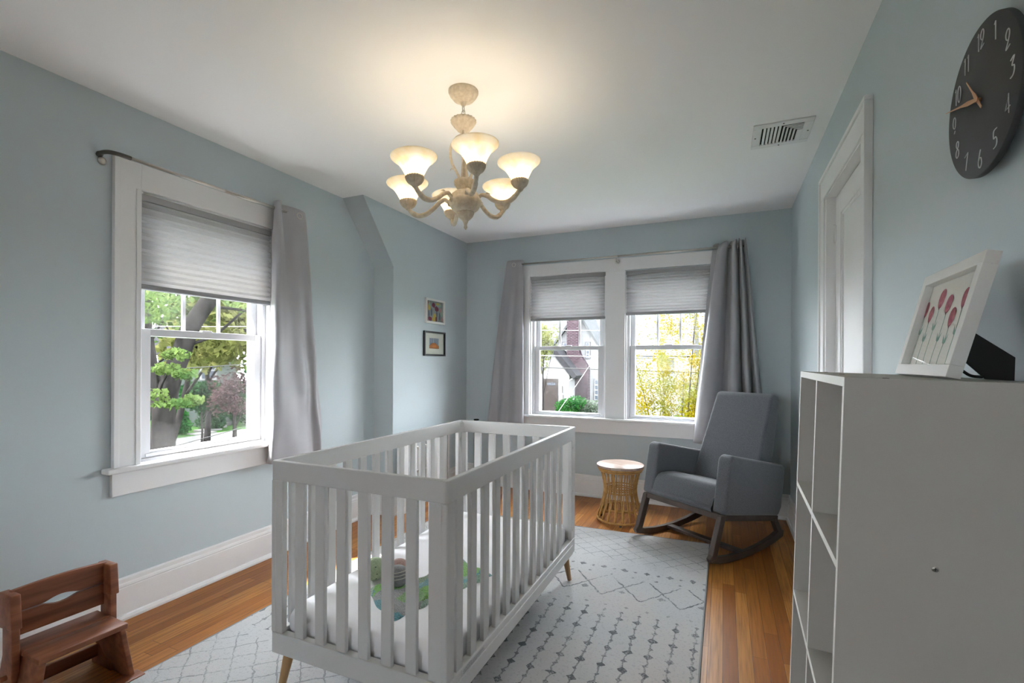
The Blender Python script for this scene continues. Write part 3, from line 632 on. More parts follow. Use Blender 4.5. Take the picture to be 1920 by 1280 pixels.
# ------------------------------------------------------------------ upholstered rocking chair (local frame: x right, y back, z up)
TH = math.radians(-34.9)
rc = thing('rocking_chair', (-.306, 3.293, 0), TH, label='charcoal grey upholstered rocking chair with dark wooden rockers in the back right corner', cat='rocking chair')
ct, st_ = math.cos(math.radians(9.3)), math.sin(math.radians(9.3))
BF = lambda x, y, z: (x, .085+y*ct+z*st_, .304-y*st_+z*ct)
def hx(m, x0, x1, lo, f=BF):
    """lo/hi: four (y,z) profile corners (front-bottom, back-bottom, back-top, front-top)"""
    a, b, c, d = lo; m.hexa([f(x0, *a), f(x1, *a), f(x1, *b), f(x0, *b), f(x0, *d), f(x1, *d), f(x1, *c), f(x0, *c)])
def soft(name, m, r, par, seg=5):
    o = obj(name, m, CHAIRF, par, world=False, bevel=r, seg=seg); return o
def profile_solid(name, prof, x0, x1, r, bulge=0, par=None, f=BF, seg=5):
    m = MB(); n = len(prof); m.add([f(x0, *p) for p in prof]+[f(x1, *p) for p in prof], [tuple(range(n))[::-1], tuple(range(n, 2*n))]+[(i, (i+1) % n, n+(i+1) % n, n+i) for i in range(n)])
    return soft(name, m, r, par, seg)
armp = [(0, .0), (.585, .0), (.612, .06), (.612, .315), (.585, .338), (.03, .362), (.004, .335)]
for x0, x1 in ((-.338, -.245), (.232, .325)): profile_solid('arm', armp, x0, x1, .024, par=rc)
# seat cushion with crowned front
def seatf(u, v):
    y = -.004+.56*v; x = -.246+.479*u; e = min(1, min(u, 1-u)/.06)**.5; k = min(1, v/.10); fr = math.sin(k*PI/2)
    z = .035+.118*fr**.6*(.93+.07*e)+.020*math.sin(min(1, v/.55)*PI*.9)*e
    return BF(x, y+(-.018*math.sin(fr*PI))*0, z)
m = MB(); m.grid(seatf, 30, 30)
m.grid(lambda u, v: BF(-.246+.479*u, -.004-.010*math.sin(v*PI), .0+.037*v), 30, 4)
m.grid(lambda u, v: BF(-.246+.479*u, -.004+.56*v, .0), 4, 4)
obj('seat', m, CHAIRF, rc, world=False)
bp = [(.47, .285), (.655, .235), (.752, .57), (.866, .965), (.855, .992), (.80, 1.012), (.762, .995), (.60, .60)]
m = MB(); 
def backf(x, y, z): w_ = 1-.10*max(0, (z-.45))/.55; return (x*w_-.005, y, z)
rows = []; n = len(bp)
o = profile_solid('backrest', bp, -.244, .244, .034, par=rc, f=backf, seg=6)
# wooden base
def beam(m, a, b, wx, wy0, wy1=None):
    """a, b: (x, y, z) ends; wx width in x, wy depth in y"""
    wy1 = wy1 or wy0; (x, y, z), (X, Y, Z) = a, b
    m.hexa([(x-wx/2, y-wy0/2, z), (x+wx/2, y-wy0/2, z), (x+wx/2, y+wy0/2, z), (x-wx/2, y+wy0/2, z), (X-wx/2, Y-wy1/2, Z), (X+wx/2, Y-wy1/2, Z), (X+wx/2, Y+wy1/2, Z), (X-wx/2, Y+wy1/2, Z)])
for s in (-1, 1):
    x = s*.297; m = MB(); hx(m, x-.014, x+.014, ((-.012, -.036), (.60, -.036), (.60, 0), (-.012, 0))); obj('side_rail', m, DWOOD, rc, world=False, bevel=.003)
    m = MB(); beam(m, (x, .000, .045), (x, .092, .30), .034, .050, .050); obj('leg', m, DWOOD, rc, world=False, bevel=.004)
    m = MB(); beam(m, (x, .712, .075), (x, .640, .20), .030, .055, .050); obj('leg', m, DWOOD, rc, world=False, bevel=.004)
    pts = [(-.033, .058), (-.020, .034), (.06, .014), (.16, .003), (.27, .0), (.40, .005), (.52, .016), (.64, .034), (.735, .058)]
    top = [(.745, .098), (.70, .108), (.62, .082), (.50, .058), (.38, .046), (.27, .042), (.16, .045), (.05, .058), (-.01, .082)]
    m = MB(); m.prism(pts+top, 0, x-.015, x+.015); obj('rocker', m, DWOOD, rc, world=False, bevel=.003)
m = MB(); hx(m, -.283, .283, ((-.012, -.034), (.016, -.034), (.016, 0), (-.012, 0))); obj('front_rail', m, DWOOD, rc, world=False, bevel=.003)
m = MB(); hx(m, -.283, .283, ((.575, -.034), (.60, -.034), (.60, 0), (.575, 0))); obj('rear_rail', m, DWOOD, rc, world=False, bevel=.003)
m = MB(); m.box((-.283, .285, .018), (.283, .335, .040)); obj('stretcher', m, DWOOD, rc, world=False, bevel=.003)

# ------------------------------------------------------------------ rattan side table
sx, sy = -.735, 3.775
tb = thing('rattan_side_table', (sx, sy, 0), label='hourglass rattan side table with round whitewashed wood top beside the rocking chair', cat='side table')
def ttop():
    m_, nt, b = newmat('whitewashed_planks'); N = NB(nt)
    br = nt.nodes.new('ShaderNodeTexBrick'); nt.links.new(N.obj((1, 1, 1), (0, 0, .45)), br.inputs['Vector']); br.inputs['Scale'].default_value = 1; br.inputs['Brick Width'].default_value = .6; br.inputs['Row Height'].default_value = .035; br.inputs['Mortar Size'].default_value = .0006
    br.inputs['Color1'].default_value = (0, 0, 0, 1); br.inputs['Color2'].default_value = (1, 1, 1, 1)
    c = N.ramp(br.outputs['Color'], [(0, (.26, .15, .10)), (.35, (.42, .30, .24)), (.7, (.32, .20, .14)), (1, (.50, .40, .33))])
    c = N.mix(N.m('MULTIPLY', N.noise(N.obj((3, 30, 3), (0, 0, .45)), 3, 4), .45), c, (.52, .46, .42)); nt.links.new(c, b.inputs['Base Color']); b.inputs['Roughness'].default_value = .35; return m_
m = MB(); m.lathe([(.0005, .418), (.176, .418), (.180, .4205), (.180, .4345), (.177, .4375), (.0005, .4375)], 64, (sx, sy, 0)); obj('table_top', m, ttop(), tb)
def hring(z, r, t): 
    m = MB(); m.tube([(sx+r*math.cos(a*PI/24), sy+r*math.sin(a*PI/24), z) for a in range(48)], t, 8, closed=True); return m
obj('rattan_ring', hring(.409, .166, .009), RATTAN, tb); obj('rattan_ring', hring(.392, .160, .006), RATTAN, tb)
obj('waist_ring', hring(.262, .118, .0055), RATTAN, tb); obj('waist_ring', hring(.226, .118, .0055), RATTAN, tb); obj('waist_ring', hring(.244, .108, .0045), RATTAN, tb)
obj('rattan_ring', hring(.020, .170, .009), RATTAN, tb); obj('rattan_ring', hring(.100, .132, .005), RATTAN, tb)
base = None
for k in range(38):
    a = 2*PI*k/38; tw = .16 if k % 2 else -.10
    if k < 2:
        pts = []
        for i in range(13):
            z = .02+.388*i/12; q = (z-.244)/.2; r = .122+.048*min(1, abs(q))**1.5*(1 if q < 0 else .92)
            aa = tw*(q)*.5; pts.append((r*math.cos(aa), r*math.sin(aa), z))
        m = MB(); m.tube(pts, .0046, 6); o = obj('rattan_rod', m, RATTAN, tb, world=False); 
        if k == 0: baseA = o
        else: baseB = o
        o.rotation_euler.z = a
    else:
        o = (baseB if k % 2 else baseA).copy(); COL.objects.link(o); o.parent = tb; o.rotation_euler.z = a
for k in range(3):
    a = -1.36+k*2.094; m = MB(); m.lathe([(.0005, 0), (.009, 0), (.010, .012), (.0005, .012)], 12, (sx+.168*math.cos(a), sy+.168*math.sin(a), 0)); obj('foot', m, DARKMETAL, tb)

# ------------------------------------------------------------------ child's wooden step chair
kc = thing('toddler_step_chair', (-2.083, .970, 0), math.radians(-2), label='small reddish wooden toddler chair with two-board back by the left wall', cat='child chair')
K = dict(world=False, bevel=.004, seg=3)
m = MB(); m.box((0, -.130, .202), (-.118, .130, .222)); m.box((-.1195, -.130, .202), (-.222, .130, .222)); obj('seat', m, KIDW, kc, **K)
for y in (-.12, .12):
    m = MB()
    for xx in (-.02, -.06, -.10): m.box((xx-.004, y-.0035 if y < 0 else y-.0035, .2215), (xx+.004, y+.0035, .2223))
for s in (-1, 1):
    def Y(y, z): return s*(y+(.20-z)*.13)
    m = MB(); t_ = .018                                     # front side panel, splayed outwards
    f = lambda x, y, z: (x, s*(y+(.202-z)*.16), z)
    poly = [(-.006, .202), (-.002, .0), (-.150, .0), (-.170, .05), (-.200, .10), (-.215, .202)]; n = len(poly)
    m.add([f(p[0], .106, p[1]) for p in poly]+[f(p[0], .106+t_, p[1]) for p in poly], [tuple(range(n))[::-1], tuple(range(n, 2*n))]+[(i, (i+1) % n, n+(i+1) % n, n+i) for i in range(n)])
    obj('side_panel', m, KIDW, kc, **K)
    m = MB(); y0, y1 = (.131, .153) if s > 0 else (-.153, -.131)
    m.prism([(-.130, .300), (-.128, .18), (-.135, .08), (-.128, 0), (-.275, 0), (-.245, .08), (-.205, .20), (-.205, .300)], 1, y0, y1); obj('back_post', m, KIDW, kc, **K)
    m = MB(); y0, y1 = (.129, .157) if s > 0 else (-.157, -.129)
    m.prism([(-.120, .300), (-.215, .292), (-.222, .415), (-.132, .417)], 1, y0, y1); obj('post_cap', m, KIDW, kc, **K)
def board(edge_top, edge_bot):
    m = MB(); N_ = 40; x0, x1 = -.178, -.194; vs = []
    for i in range(N_+1):
        y = -.140+.280*i/N_; a, b = edge_bot(y), edge_top(y); vs += [(x0, y, a), (x0, y, b), (x1, y, b), (x1, y, a)]
    fs = [(4*i+k, 4*i+(k+1) % 4, 4*i+4+(k+1) % 4, 4*i+4+k) for i in range(N_) for k in range(4)]+[(0, 1, 2, 3), (4*N_+3, 4*N_+2, 4*N_+1, 4*N_)]
    return m.add(vs, fs)
eye = lambda y: .0022+.0125*max(0, math.cos(min(abs(y)/.052, 1)*PI/2))**1.15
obj('back_slat', board(lambda y: .418+.008*math.cos(y/.14*1.4), lambda y: .338+eye(y)), KIDW, kc, world=False, bevel=.002)
obj('back_slat', board(lambda y: .338-eye(y), lambda y: .255), KIDW, kc, world=False, bevel=.002)
m = MB(); m.box((-.222, -.145, .035), (-.238, .145, .085)); obj('rear_stretcher', m, KIDW, kc, **K)
m = MB(); m.box((.030, -.19, .0), (-.030, .175, .014)); obj('floor_rail', m, KIDW, kc, **K)
m = MB(); m.tube([(-.17, -.170, .13), (-.17, -.150, .13)], .009, 12); m.smooth = False; obj('peg', m, KIDW, kc, world=False)

# ------------------------------------------------------------------ cube bookcase leaning on the right wall
BW, BD, BH, BP = .612, .295, 1.194, .2965
Rb = Matrix.Rotation(math.radians(-1.57), 4, 'Z') @ Matrix.Rotation(math.radians(1.55), 4, 'Y')
top_corner = Vector((.177, .921, 1.2025)); Mb = Matrix.Translation(top_corner) @ Rb @ Matrix.Translation((0, 0, -BH))
bc = thing('cube_bookcase', label='tall empty white cube bookcase leaning against the right wall below the clock', cat='bookcase', mat=Mb)
T_ = .0125; Tt = .0155
B = dict(world=False, bevel=.0008)
def board2(name, a, b): 
    m = MB(); m.box(a, b); m.m = 1
    x0 = min(a[0], b[0])
    if x0 <= .0001: m.box((-.0006, min(a[1], b[1])+.0002, min(a[2], b[2])+.0002), (.0002, max(a[1], b[1])-.0002, max(a[2], b[2])-.0002))
    return obj(name, m, [SHELF, EDGE], bc, world=False)
board2('top_panel', (0, 0, BH-Tt), (BD, BW, BH)); 
board2('side_panel', (0, .0, 0), (BD-.004, T_, BH-Tt)); board2('side_panel', (0, BW-T_, 0), (BD-.004, BW, BH-Tt))
m = MB(); m.box((BD-.006, T_, 0), (BD-.002, BW-T_, BH-Tt)); obj('back_panel', m, SHELF, bc, world=False)
for k in (1, 2, 3): 
    z = BH-Tt-BP*k; board2('shelf', (0, T_, z), (BD-.006, BW-T_, z+T_))
board2('shelf', (0, T_, .0), (BD-.006, BW-T_, T_))
for k in range(4):
    z1_ = BH-Tt-BP*k-(0 if k == 0 else 0); z0_ = z1_-BP+T_ if k < 3 else T_; c = BW/2; board2('divider', (0.0, c-T_/2, z0_), (BD-.006, c+T_/2, z1_))
def screw(name, c, axis, r, mat):
    m = MB(); rot = Vector((0, 0, 1)).rotation_difference(Vector(axis)).to_matrix(); m.lathe([(.0003, .0002), (r*.3, .0002), (r, .0008), (r*1.05, .0), (r, -.0004)], 14, c, rot=rot)
    return obj(name, m, mat, bc, world=False)
for y, x in ((.008, .055), (.306, .045), (BW-.02, .055), (.008, .235), (BW-.02, .235)): screw('screw_cap', (x, y, BH), (0, 0, 1), .0045, DARKMETAL)
s_ = screw('screw_cap', (.122, 0.0, BH-.283), (0, -1, 0), .0042, CHROME)
m = MB(); m.box((.1195, -.0011, BH-.2834), (.1245, -.0004, BH-.2826)); m.box((.1216, -.0011, BH-.2855), (.1224, -.0004, BH-.2805)); obj('slot', m, BLACK, s_, world=False)

# ------------------------------------------------------------------ tulip picture on the bookcase
ln = math.radians(14.07); yw = math.radians(-91.51)
u_ = Vector((math.cos(yw), math.sin(yw), 0)); bk = Vector((-math.sin(yw), math.cos(yw), 0)); up_ = Vector((0, 0, 1))*math.cos(ln)+bk*math.sin(ln); nn = bk*math.cos(ln)-Vector((0, 0, 1))*math.sin(ln)
Mf = Matrix((u_, nn, up_)).transposed().to_4x4(); Mf.translation = Vector((.345, 1.314, 1.2030))
pf = thing('tulip_picture', label='white framed painting of pink tulips standing on top of the bookcase', cat='picture', mat=Mf)
FW, FH, FT, fb = .289, .214, .020, .0215
def frame_mesh(W, Hh, T, b, lip=0):
    m = MB()
    for p in (((0, 0), (W, b)), ((0, Hh-b), (W, Hh)), ((0, b), (b, Hh-b)), ((W-b, b), (W, Hh-b))): m.box((p[0][0], 0, p[0][1]), (p[1][0], T, p[1][1]))
    return m
obj('frame', frame_mesh(FW, FH, FT, fb), WHITEF, pf, world=False, bevel=.0008)
m = MB(); m.box((fb-.002, .014, fb-.002), (FW-fb+.002, .0155, FH-fb+.002)); paper = obj('painting', m, PAPER, pf, world=False)
m = MB(); m.box((fb-.001, .0075, fb-.001), (FW-fb+.001, .0085, FH-fb+.001)); obj('glass', m, PGLASS, pf, world=False)
PINK = pbr('tulip_pink_paint', (.36, .055, .10), .8, col2=(.50, .16, .18), nscale=90); PINKD = pbr('tulip_line_paint', (.17, .03, .05), .8); GRN = pbr('tulip_green_paint', (.13, .26, .20), .8, col2=(.22, .36, .29), nscale=60)
tulips = [(.0275, .1255, .034, .011, .030, .087), (.063, .112, .0345, .0125, .0665, .071), (.100, .1375, .040, .0165, .104, .092), (.146, .1235, .037, .0155, .1446, .068), (.182, .095, .0375, .014, .180, .062), (.2165, .1274, .037, .0135, .2217, .077)]
for i, (tx, tz, th, tw, bx_, lz) in enumerate(tulips):
    # px-like layout mapped to the sheet: x across, z up; each flower: head, sepal, stem, leaf
    m = MB(); m.m = 2
    stem = [(tx+(bx_-tx)*k/6+.0015*math.sin(k), .0136, tz-(tz-.024)*k/6) for k in range(7)]
    for a_, b_ in zip(stem, stem[1:]): m.add([(a_[0]-.0016, .0136, a_[2]), (a_[0]+.0016, .0136, a_[2]), (b_[0]+.0016, .0136, b_[2]), (b_[0]-.0016, .0136, b_[2])], [(0, 1, 2, 3)])
    bx_ = tx+(bx_-tx)*.5
    for s in (-1, 1): m.add([(bx_+.001, .01355, lz), (bx_+s*.007, .01355, lz+.004), (bx_+s*.011, .01355, lz+.020), (bx_+s*.005, .01355, lz+.013), (bx_, .01355, lz+.008)], [(0, 1, 2, 3, 4)])
    m.m = 0; N_ = 20; ring_ = [(tx+tw*math.sin(2*PI*k/N_)*(1-.12*math.cos(2*PI*k/N_)), .0134, tz+th/2-th/2*math.cos(2*PI*k/N_)) for k in range(N_)]; m.add(ring_, [tuple(range(N_))])
    m.m = 1; 
    for q in (-.45, .1, .5): m.add([(tx+tw*q-.0004, .0132, tz+th*.35), (tx+tw*q+.0004, .0132, tz+th*.35), (tx+tw*q*.7+.0005, .0132, tz+th*.93), (tx+tw*q*.7-.0005, .0132, tz+th*.93)], [(0, 1, 2, 3)])
    m.add([(tx-tw*.55, .0132, tz+.006), (tx, .0132, tz-.003), (tx+tw*.55, .0132, tz+.006), (tx, .0132, tz+.002)], [(0, 1, 2, 3)])
    obj('painted_tulip', m, [PINK, PINKD, GRN], paper, world=False)
m = MB(); m.box((fb, .0156, fb), (FW-fb, .0185, FH-fb)); obj('backing_board', m, BLACK, pf, world=False)
m = MB(); m.prism([(.384, 1.292), (.407, 1.281), (.4625, 1.236), (.4615, 1.1955), (.424, 1.1975), (.392, 1.232), (.374, 1.24)], 1, 1.117, 1.122)
m.v = [tuple(Mf.inverted() @ Vector(v)) for v in m.v]; q0 = Mf.inverted() @ Vector((.384, 1.12, 1.222)); q1 = Mf.inverted() @ Vector((.418, 1.12, 1.2035))
obj('easel_back', m, BLACK, pf, world=False)
m = MB(); m.tube(cr([Mf.inverted() @ Vector(v) for v in ((.372, 1.12, 1.226), (.391, 1.12, 1.213), (.404, 1.12, 1.2035), (.420, 1.12, 1.2015))], 8), .0026, 8); obj('ribbon', m, BLACK, pf, world=False)

# ------------------------------------------------------------------ wall clock
ck = thing('wall_clock', (XR, 1.212, 1.733), label='round dark slate grey wall clock with copper hands high on the right wall', cat='clock')
CY, CZ = 1.212, 1.733; FX = .450
RX = Matrix.Rotation(-PI/2, 3, 'Y')
m = MB(); m.lathe([(.0005, 0), (.1430, 0), (.1445, -.0012), (.1445, -.0108), (.143, -.012), (.0005, -.012)], 96, (FX, CY, CZ), rot=RX); obj('face', m, CLOCKF, ck)
m = MB(); m.box((FX+.012, CY-.035, CZ-.035), (XR, CY+.035, CZ+.035)); obj('movement_box', m, BLACK, ck, bevel=.003)
DG = {  # single-line digits in a 0..1 box (x right, y up)
 '0': [[(.5,1),(.2,.85),(.08,.5),(.2,.15),(.5,0),(.8,.15),(.92,.5),(.8,.85),(.5,1)]],
 '1': [[(.25,.86),(.5,1),(.5,0)]],
 '2': [[(.42,.45),(.18,.55),(.12,.78),(.35,.96),(.6,1),(.82,.85),(.78,.6),(.5,.3),(.15,0),(.92,.12)]],
 '3': [[(.15,.88),(.85,1),(.42,.60),(.8,.52),(.85,.28),(.6,.06),(.1,0)]],
 '4': [[(.72,0),(.70,1),(.1,.22),(.98,.34)]],
 '5': [[(.85,1),(.2,.92),(.18,.52),(.6,.56),(.86,.34),(.7,.08),(.15,0)]],
 '6': [[(.62,1),(.3,.62),(.12,.28),(.3,.03),(.62,0),(.86,.22),(.74,.5),(.45,.55),(.24,.42)]],
 '7': [[(.05,.82),(.88,1),(.35,0)]],
 '8': [[(.5,.55),(.2,.7),(.25,.94),(.55,1),(.8,.88),(.72,.66),(.5,.55),(.15,.38),(.12,.12),(.42,0),(.82,.12),(.84,.38),(.5,.55)]],
 '9': [[(.8,.62),(.55,.45),(.2,.55),(.12,.8),(.4,1),(.75,.92),(.82,.62),(.62,.25),(.30,0)]]}
DG['9'] = [[(.60,.30),(.22,.42),(.12,.72),(.32,.97),(.62,1),(.86,.78),(.78,.44),(.60,.30)], [(.70,.16),(.48,0)]]
hd, wd_ = .034, .017
for n_ in range(1, 13):
    a = n_*PI/6; cu, cv = .1135*math.sin(a), .1135*math.cos(a); txt = str(n_); m = MB()
    for i, ch in enumerate(txt):
        ox = cu-wd_/2+(i-(len(txt)-1)/2)*(.0145 if '1' in txt else wd_)
        for line in DG[ch]:
            P = cr([(p[0]*wd_, p[1]*hd, 0) for p in line], 4) if ch not in '147' else [Vector((p[0]*wd_, p[1]*hd, 0)) for p in line]
            if ch in '2357': P = [Vector((p[0]*wd_, p[1]*hd, 0)) for p in line] if ch in '7' else P
            m.tube([(FX-.0004, CY-(ox+p.x), CZ+cv-hd/2+p.y) for p in P], .00108, 5)
    obj('numeral', m, CLOCKN, ck)
def hand(name, ang, L, tail, w0, w1, x):
    d = Vector((math.sin(ang), math.cos(ang))); p = Vector((d.y, -d.x))
    def W(a, b): q = d*a+p*b; return (CY-q.x, CZ+q.y)
    sh = [(-tail, w0*.55), (0, w0*.8), (L*.22, w0), (L*.45, w0*.42), (L, w1)]
    poly = [W(a, b) for a, b in sh]+[W(a, -b) for a, b in sh[::-1]]
    m = MB(); m.prism(poly, 0, x-.0012, x); return obj(name, m, COPPER, ck, bevel=.0003)
hand('hour_hand', math.radians(-38), .074, .027, .0045, .0012, .4455); hand('minute_hand', math.radians(-74.4), .137, .012, .0048, .0006, .4415)
m = MB(); m.lathe([(.0004, 0), (.004, 0), (.004, .009), (.0004, .010)], 16, (FX, CY, CZ), rot=RX); obj('hub', m, COPPER, ck)

# ------------------------------------------------------------------ two small pictures on the chase
def wall_picture(y0, y1, z0, z1, fw_, mat, label, art):
    root = thing('framed_picture', (XB, (y0+y1)/2, z0), label=label, cat='picture', group='small framed pictures on the left wall'); x = XB
    m = MB()
    for a, b in (((y0, z0), (y1, z0+fw_)), ((y0, z1-fw_), (y1, z1)), ((y0, z0+fw_), (y0+fw_, z1-fw_)), ((y1-fw_, z0+fw_), (y1, z1-fw_))): m.box((x, a[0], a[1]), (x+.018, b[0], b[1]))
    obj('frame', m, mat, root, bevel=.001); art(root, x, y0+fw_, y1-fw_, z0+fw_, z1-fw_)
    m = MB(); m.box((x+.010, y0+fw_, z0+fw_), (x+.011, y1-fw_, z1-fw_)); obj('glass', m, PGLASS, root)
def blob(m, x, cy, cz, ry, rz, k=11, j=.2):
    ph = rnd.random()*6; m.add([(x, cy+ry*math.cos(2*PI*i/k+ph)*(1+rnd.uniform(-j, j)), cz+rz*math.sin(2*PI*i/k+ph)*(1+rnd.uniform(-j, j))) for i in range(k)], [tuple(range(k))])
P_ = lambda n, c: pbr(n, c, .8)
def art1(root, x, y0, y1, z0, z1):
    mats = [P_('art_grey_green', (.26, .31, .30)), P_('art_plum', (.16, .02, .05)), P_('art_yellow', (.55, .42, .08)), P_('art_coral', (.45, .14, .10)), P_('art_slate', (.10, .13, .19)), P_('art_mint', (.30, .42, .33)), P_('art_pink', (.50, .25, .24))]
    m = MB(); m.box((x, y0, z0), (x+.004, y1, z1)); W, Hh = y1-y0, z1-z0; e = 0
    for mi, pts in ((5, [(.15, .8, .1, .15), (.75, .85, .15, .1), (.9, .5, .08, .2)]), (3, [(.06, .75, .06, .2), (.08, .9, .06, .08)]), (2, [(.16, .65, .07, .14), (.5, .2, .1, .22), (.42, .1, .09, .12), (.68, .9, .1, .06)]), (4, [(.3, .45, .05, .2), (.8, .3, .05, .2), (.62, .4, .04, .2), (.15, .35, .04, .2)]), (1, [(.42, .82, .10, .14), (.60, .65, .12, .13), (.22, .12, .12, .10), (.58, .14, .05, .2)]), (6, [(.85, .6, .07, .1), (.93, .15, .06, .1), (.05, .05, .06, .05)])):
        for (a, b, c, d) in pts: e += 1; m.m = mi; blob(m, x+.0042+e*.0001, y0+W*a, z0+Hh*b, min(W*c, W*min(a, 1-a)+.0001), min(Hh*d, Hh*min(b, 1-b)+.0001))
    obj('artwork', m, mats, root)
def art2(root, x, y0, y1, z0, z1):
    m = MB(); m.box((x, y0, z0), (x+.004, y1, z1)); m.m = 1; W, Hh = y1-y0, z1-z0; a0, a1, b0, b1 = y0+W*.24, y0+W*.74, z0+Hh*.27, z0+Hh*.76
    m.box((x+.004, a0, b0), (x+.0045, a1, b1)); m.m = 2
    for q in (.08, .2, .33, .5, .66, .8): m.box((x+.0045, a0+(a1-a0)*q, b0+(b1-b0)*.35), (x+.0048, a0+(a1-a0)*(q+.05), b1))
    m.m = 3; n = 14; m.add([(x+.0052, a0+(a1-a0)*i/n, b0+(b1-b0)*(.28+.28*math.sin(PI*min(1, i/n*1.1)))) for i in range(n+1)]+[(x+.0052, a1, b0), (x+.0052, a0, b0)], [tuple(range(n+3))])
    m.m = 4; blob(m, x+.0055, a0+(a1-a0)*.5, b0+(b1-b0)*.22, W*.11, Hh*.07)
    obj('artwork', m, [MATB, P_('art_sky', (.30, .36, .42)), P_('art_trunks', (.10, .12, .16)), P_('art_rust', (.36, .13, .03)), P_('art_orange', (.50, .17, .03))], root)
wall_picture(3.578, 3.892, 1.568, 1.791, .020, WHITEF, 'white framed picture of dark red and yellow flowers, the upper of two pictures', art1)
wall_picture(3.558, 3.904, 1.277, 1.498, .015, BLACKF, 'black framed picture with cream mat and small orange landscape, the lower of two pictures', art2)

# ------------------------------------------------------------------ things behind the crib
gt = thing('baby_gate', (-2.36, 3.56, 0), label='folded white wooden baby gate standing against the wall behind the crib', cat='baby gate')
GW = pbr('gate_white_paint', (.68, .68, .67), .45); y0, y1 = 3.165, 3.90; x = -2.368
for z0_, z1_ in ((.02, .055), (.60, .64)): m = MB(); m.box((x, y0, z0_), (x+.022, y1, z1_)); obj('rail', m, GW, gt, bevel=.003)
for i in range(7):
    y = y0+.002+i*.118; m = MB(); m.box((x+.001, y, .0 if i in (0, 6) else .055), (x+.020, min(y1, y+.100), .66 if i in (0, 6) else .60)); sl2 = obj('gate_slat', m, GW, gt, bevel=.002)
    if i in (1, 2):
        for z in (.505, .31, .215): m = MB(); m.lathe([(.0004, .002), (.010, .002), (.013, .0), (.013, -.002)], 14, (x+.021, y+.104, z), rot=Matrix.Rotation(PI/2, 3, 'Y')); obj('fastener', m, CHROME, sl2)
pl = thing('gate_pole', (-2.172, 4.10, 0), label='slim grey pole with round black cap in the back corner behind the crib', cat='pole')
m = MB(); m.lathe([(.0005, 0), (.045, 0), (.045, .008), (.012, .014), (.0005, .014)], 20, (-2.172, 4.10, 0)); obj('base', m, DARKMETAL, pl)
m = MB(); m.tube([(-2.185, 4.10, .01), (-2.185, 4.10, .60)], .014, 12); m.tube([(-2.172, 4.10, .60), (-2.172, 4.10, .668)], .005, 8); obj('tube', m, pbr('pole_grey', (.33, .30, .28), .5), pl)
m = MB(); m.lathe([(.0005, 0), (.022, 0), (.027, .004), (.027, .010), (.022, .014), (.0005, .014)], 24, (-2.172, 4.10, .664)); obj('cap', m, BLACK, pl)

# ------------------------------------------------------------------ chandelier
cx, cy = -1.078, 1.897
ch = thing('chandelier', (cx, cy, H), label='antique cream six-arm chandelier with alabaster bell glass shades, lit', cat='chandelier')
m = MB(); m.lathe([(.0005, H), (.0665, H), (.067, H-.008), (.060, H-.022), (.045, H-.040), (.025, H-.050), (.012, H-.053), (.012, H-.060), (.008, H-.066), (.0005, H-.066)], 40, (cx, cy, 0)); obj('canopy', m, CREAM, ch)
z = H-.068
m = MB()
for k in range(4):
    c = Vector((cx, cy, z-.012-k*.0185)); ax = Vector((1, 0, 0)) if k % 2 else Vector((0, 1, 0))
    m.tube([c+ax*(.0085*math.cos(a*PI/9))+Vector((0, 0, .0145*math.sin(a*PI/9))) for a in range(18)], .0020, 6, closed=True)
obj('chain', m, CHROME, ch)
# hanging body, slightly tilted about the chain
piv = Vector((cx, cy, 2.335)); tilt = Matrix.Rotation(-.028, 4, 'Y')
Mt = Matrix.Translation(piv) @ tilt @ Matrix.Translation(-piv)
def bt(m):       # tilt builder coordinates
    m.v = [tuple(Mt @ Vector(v)) for v in m.v]; return m
m = MB(); m.tube([(cx+.013*math.cos(a*PI/9), cy, 2.322+.013*math.sin(a*PI/9)) for a in range(18)], .0028, 8, closed=True); obj('loop', bt(m), CREAM, ch)
m = MB(); m.lathe([(.0005, 2.312), (.030, 2.314), (.052, 2.312), (.0555, 2.306), (.053, 2.298), (.047, 2.288), (.036, 2.275), (.026, 2.262), (.018, 2.254), (.013, 2.248)], 60, (cx, cy, 0), flute=.06, nf=20); obj('crown_cup', bt(m), CREAM, ch)
m = MB(); m.lathe([(.012, 2.25), (.010, 2.22), (.011, 2.16), (.013, 2.10), (.016, 2.06), (.018, 2.035)], 24, (cx, cy, 0)); obj('stem', bt(m), CREAM, ch)
for k in range(3):
    a = PI*.98+k*2*PI/3; ca, sa = math.cos(a), math.sin(a)
    P = cr([(r_*1.0, z_) + (0,) for r_, z_ in ((.016, 2.245), (.040, 2.240), (.066, 2.215), (.074, 2.175), (.066, 2.130), (.045, 2.090), (.028, 2.055), (.024, 2.035))], 6)
    m = MB(); m.tube([(cx+p.x*ca, cy+p.x*sa, p.y) for p in P], .0062, 8); m.tube([(cx+.052*ca, cy+.052*sa, 2.10), (cx+.070*ca, cy+.070*sa, 2.108), (cx+.076*ca, cy+.076*sa, 2.098)], [.004, .003, .001], 6); obj('scroll', bt(m), CREAM, ch)
m = MB(); m.lathe([(.0005, 2.040), (.036, 2.040), (.0455, 2.036), (.047, 2.028), (.044, 2.018), (.035, 2.004), (.026, 1.992), (.024, 1.985)], 60, (cx, cy, 0), flute=.06, nf=20); obj('lower_cup', bt(m), CREAM, ch)
m = MB(); m.lathe([(.024, 1.992), (.044, 1.986), (.060, 1.974), (.067, 1.960), (.0695, 1.951), (.073, 1.947), (.0735, 1.938), (.070, 1.926), (.060, 1.909), (.044, 1.896), (.036, 1.893)], 48, (cx, cy, 0)); obj('hub_bowl', bt(m), CREAM, ch)
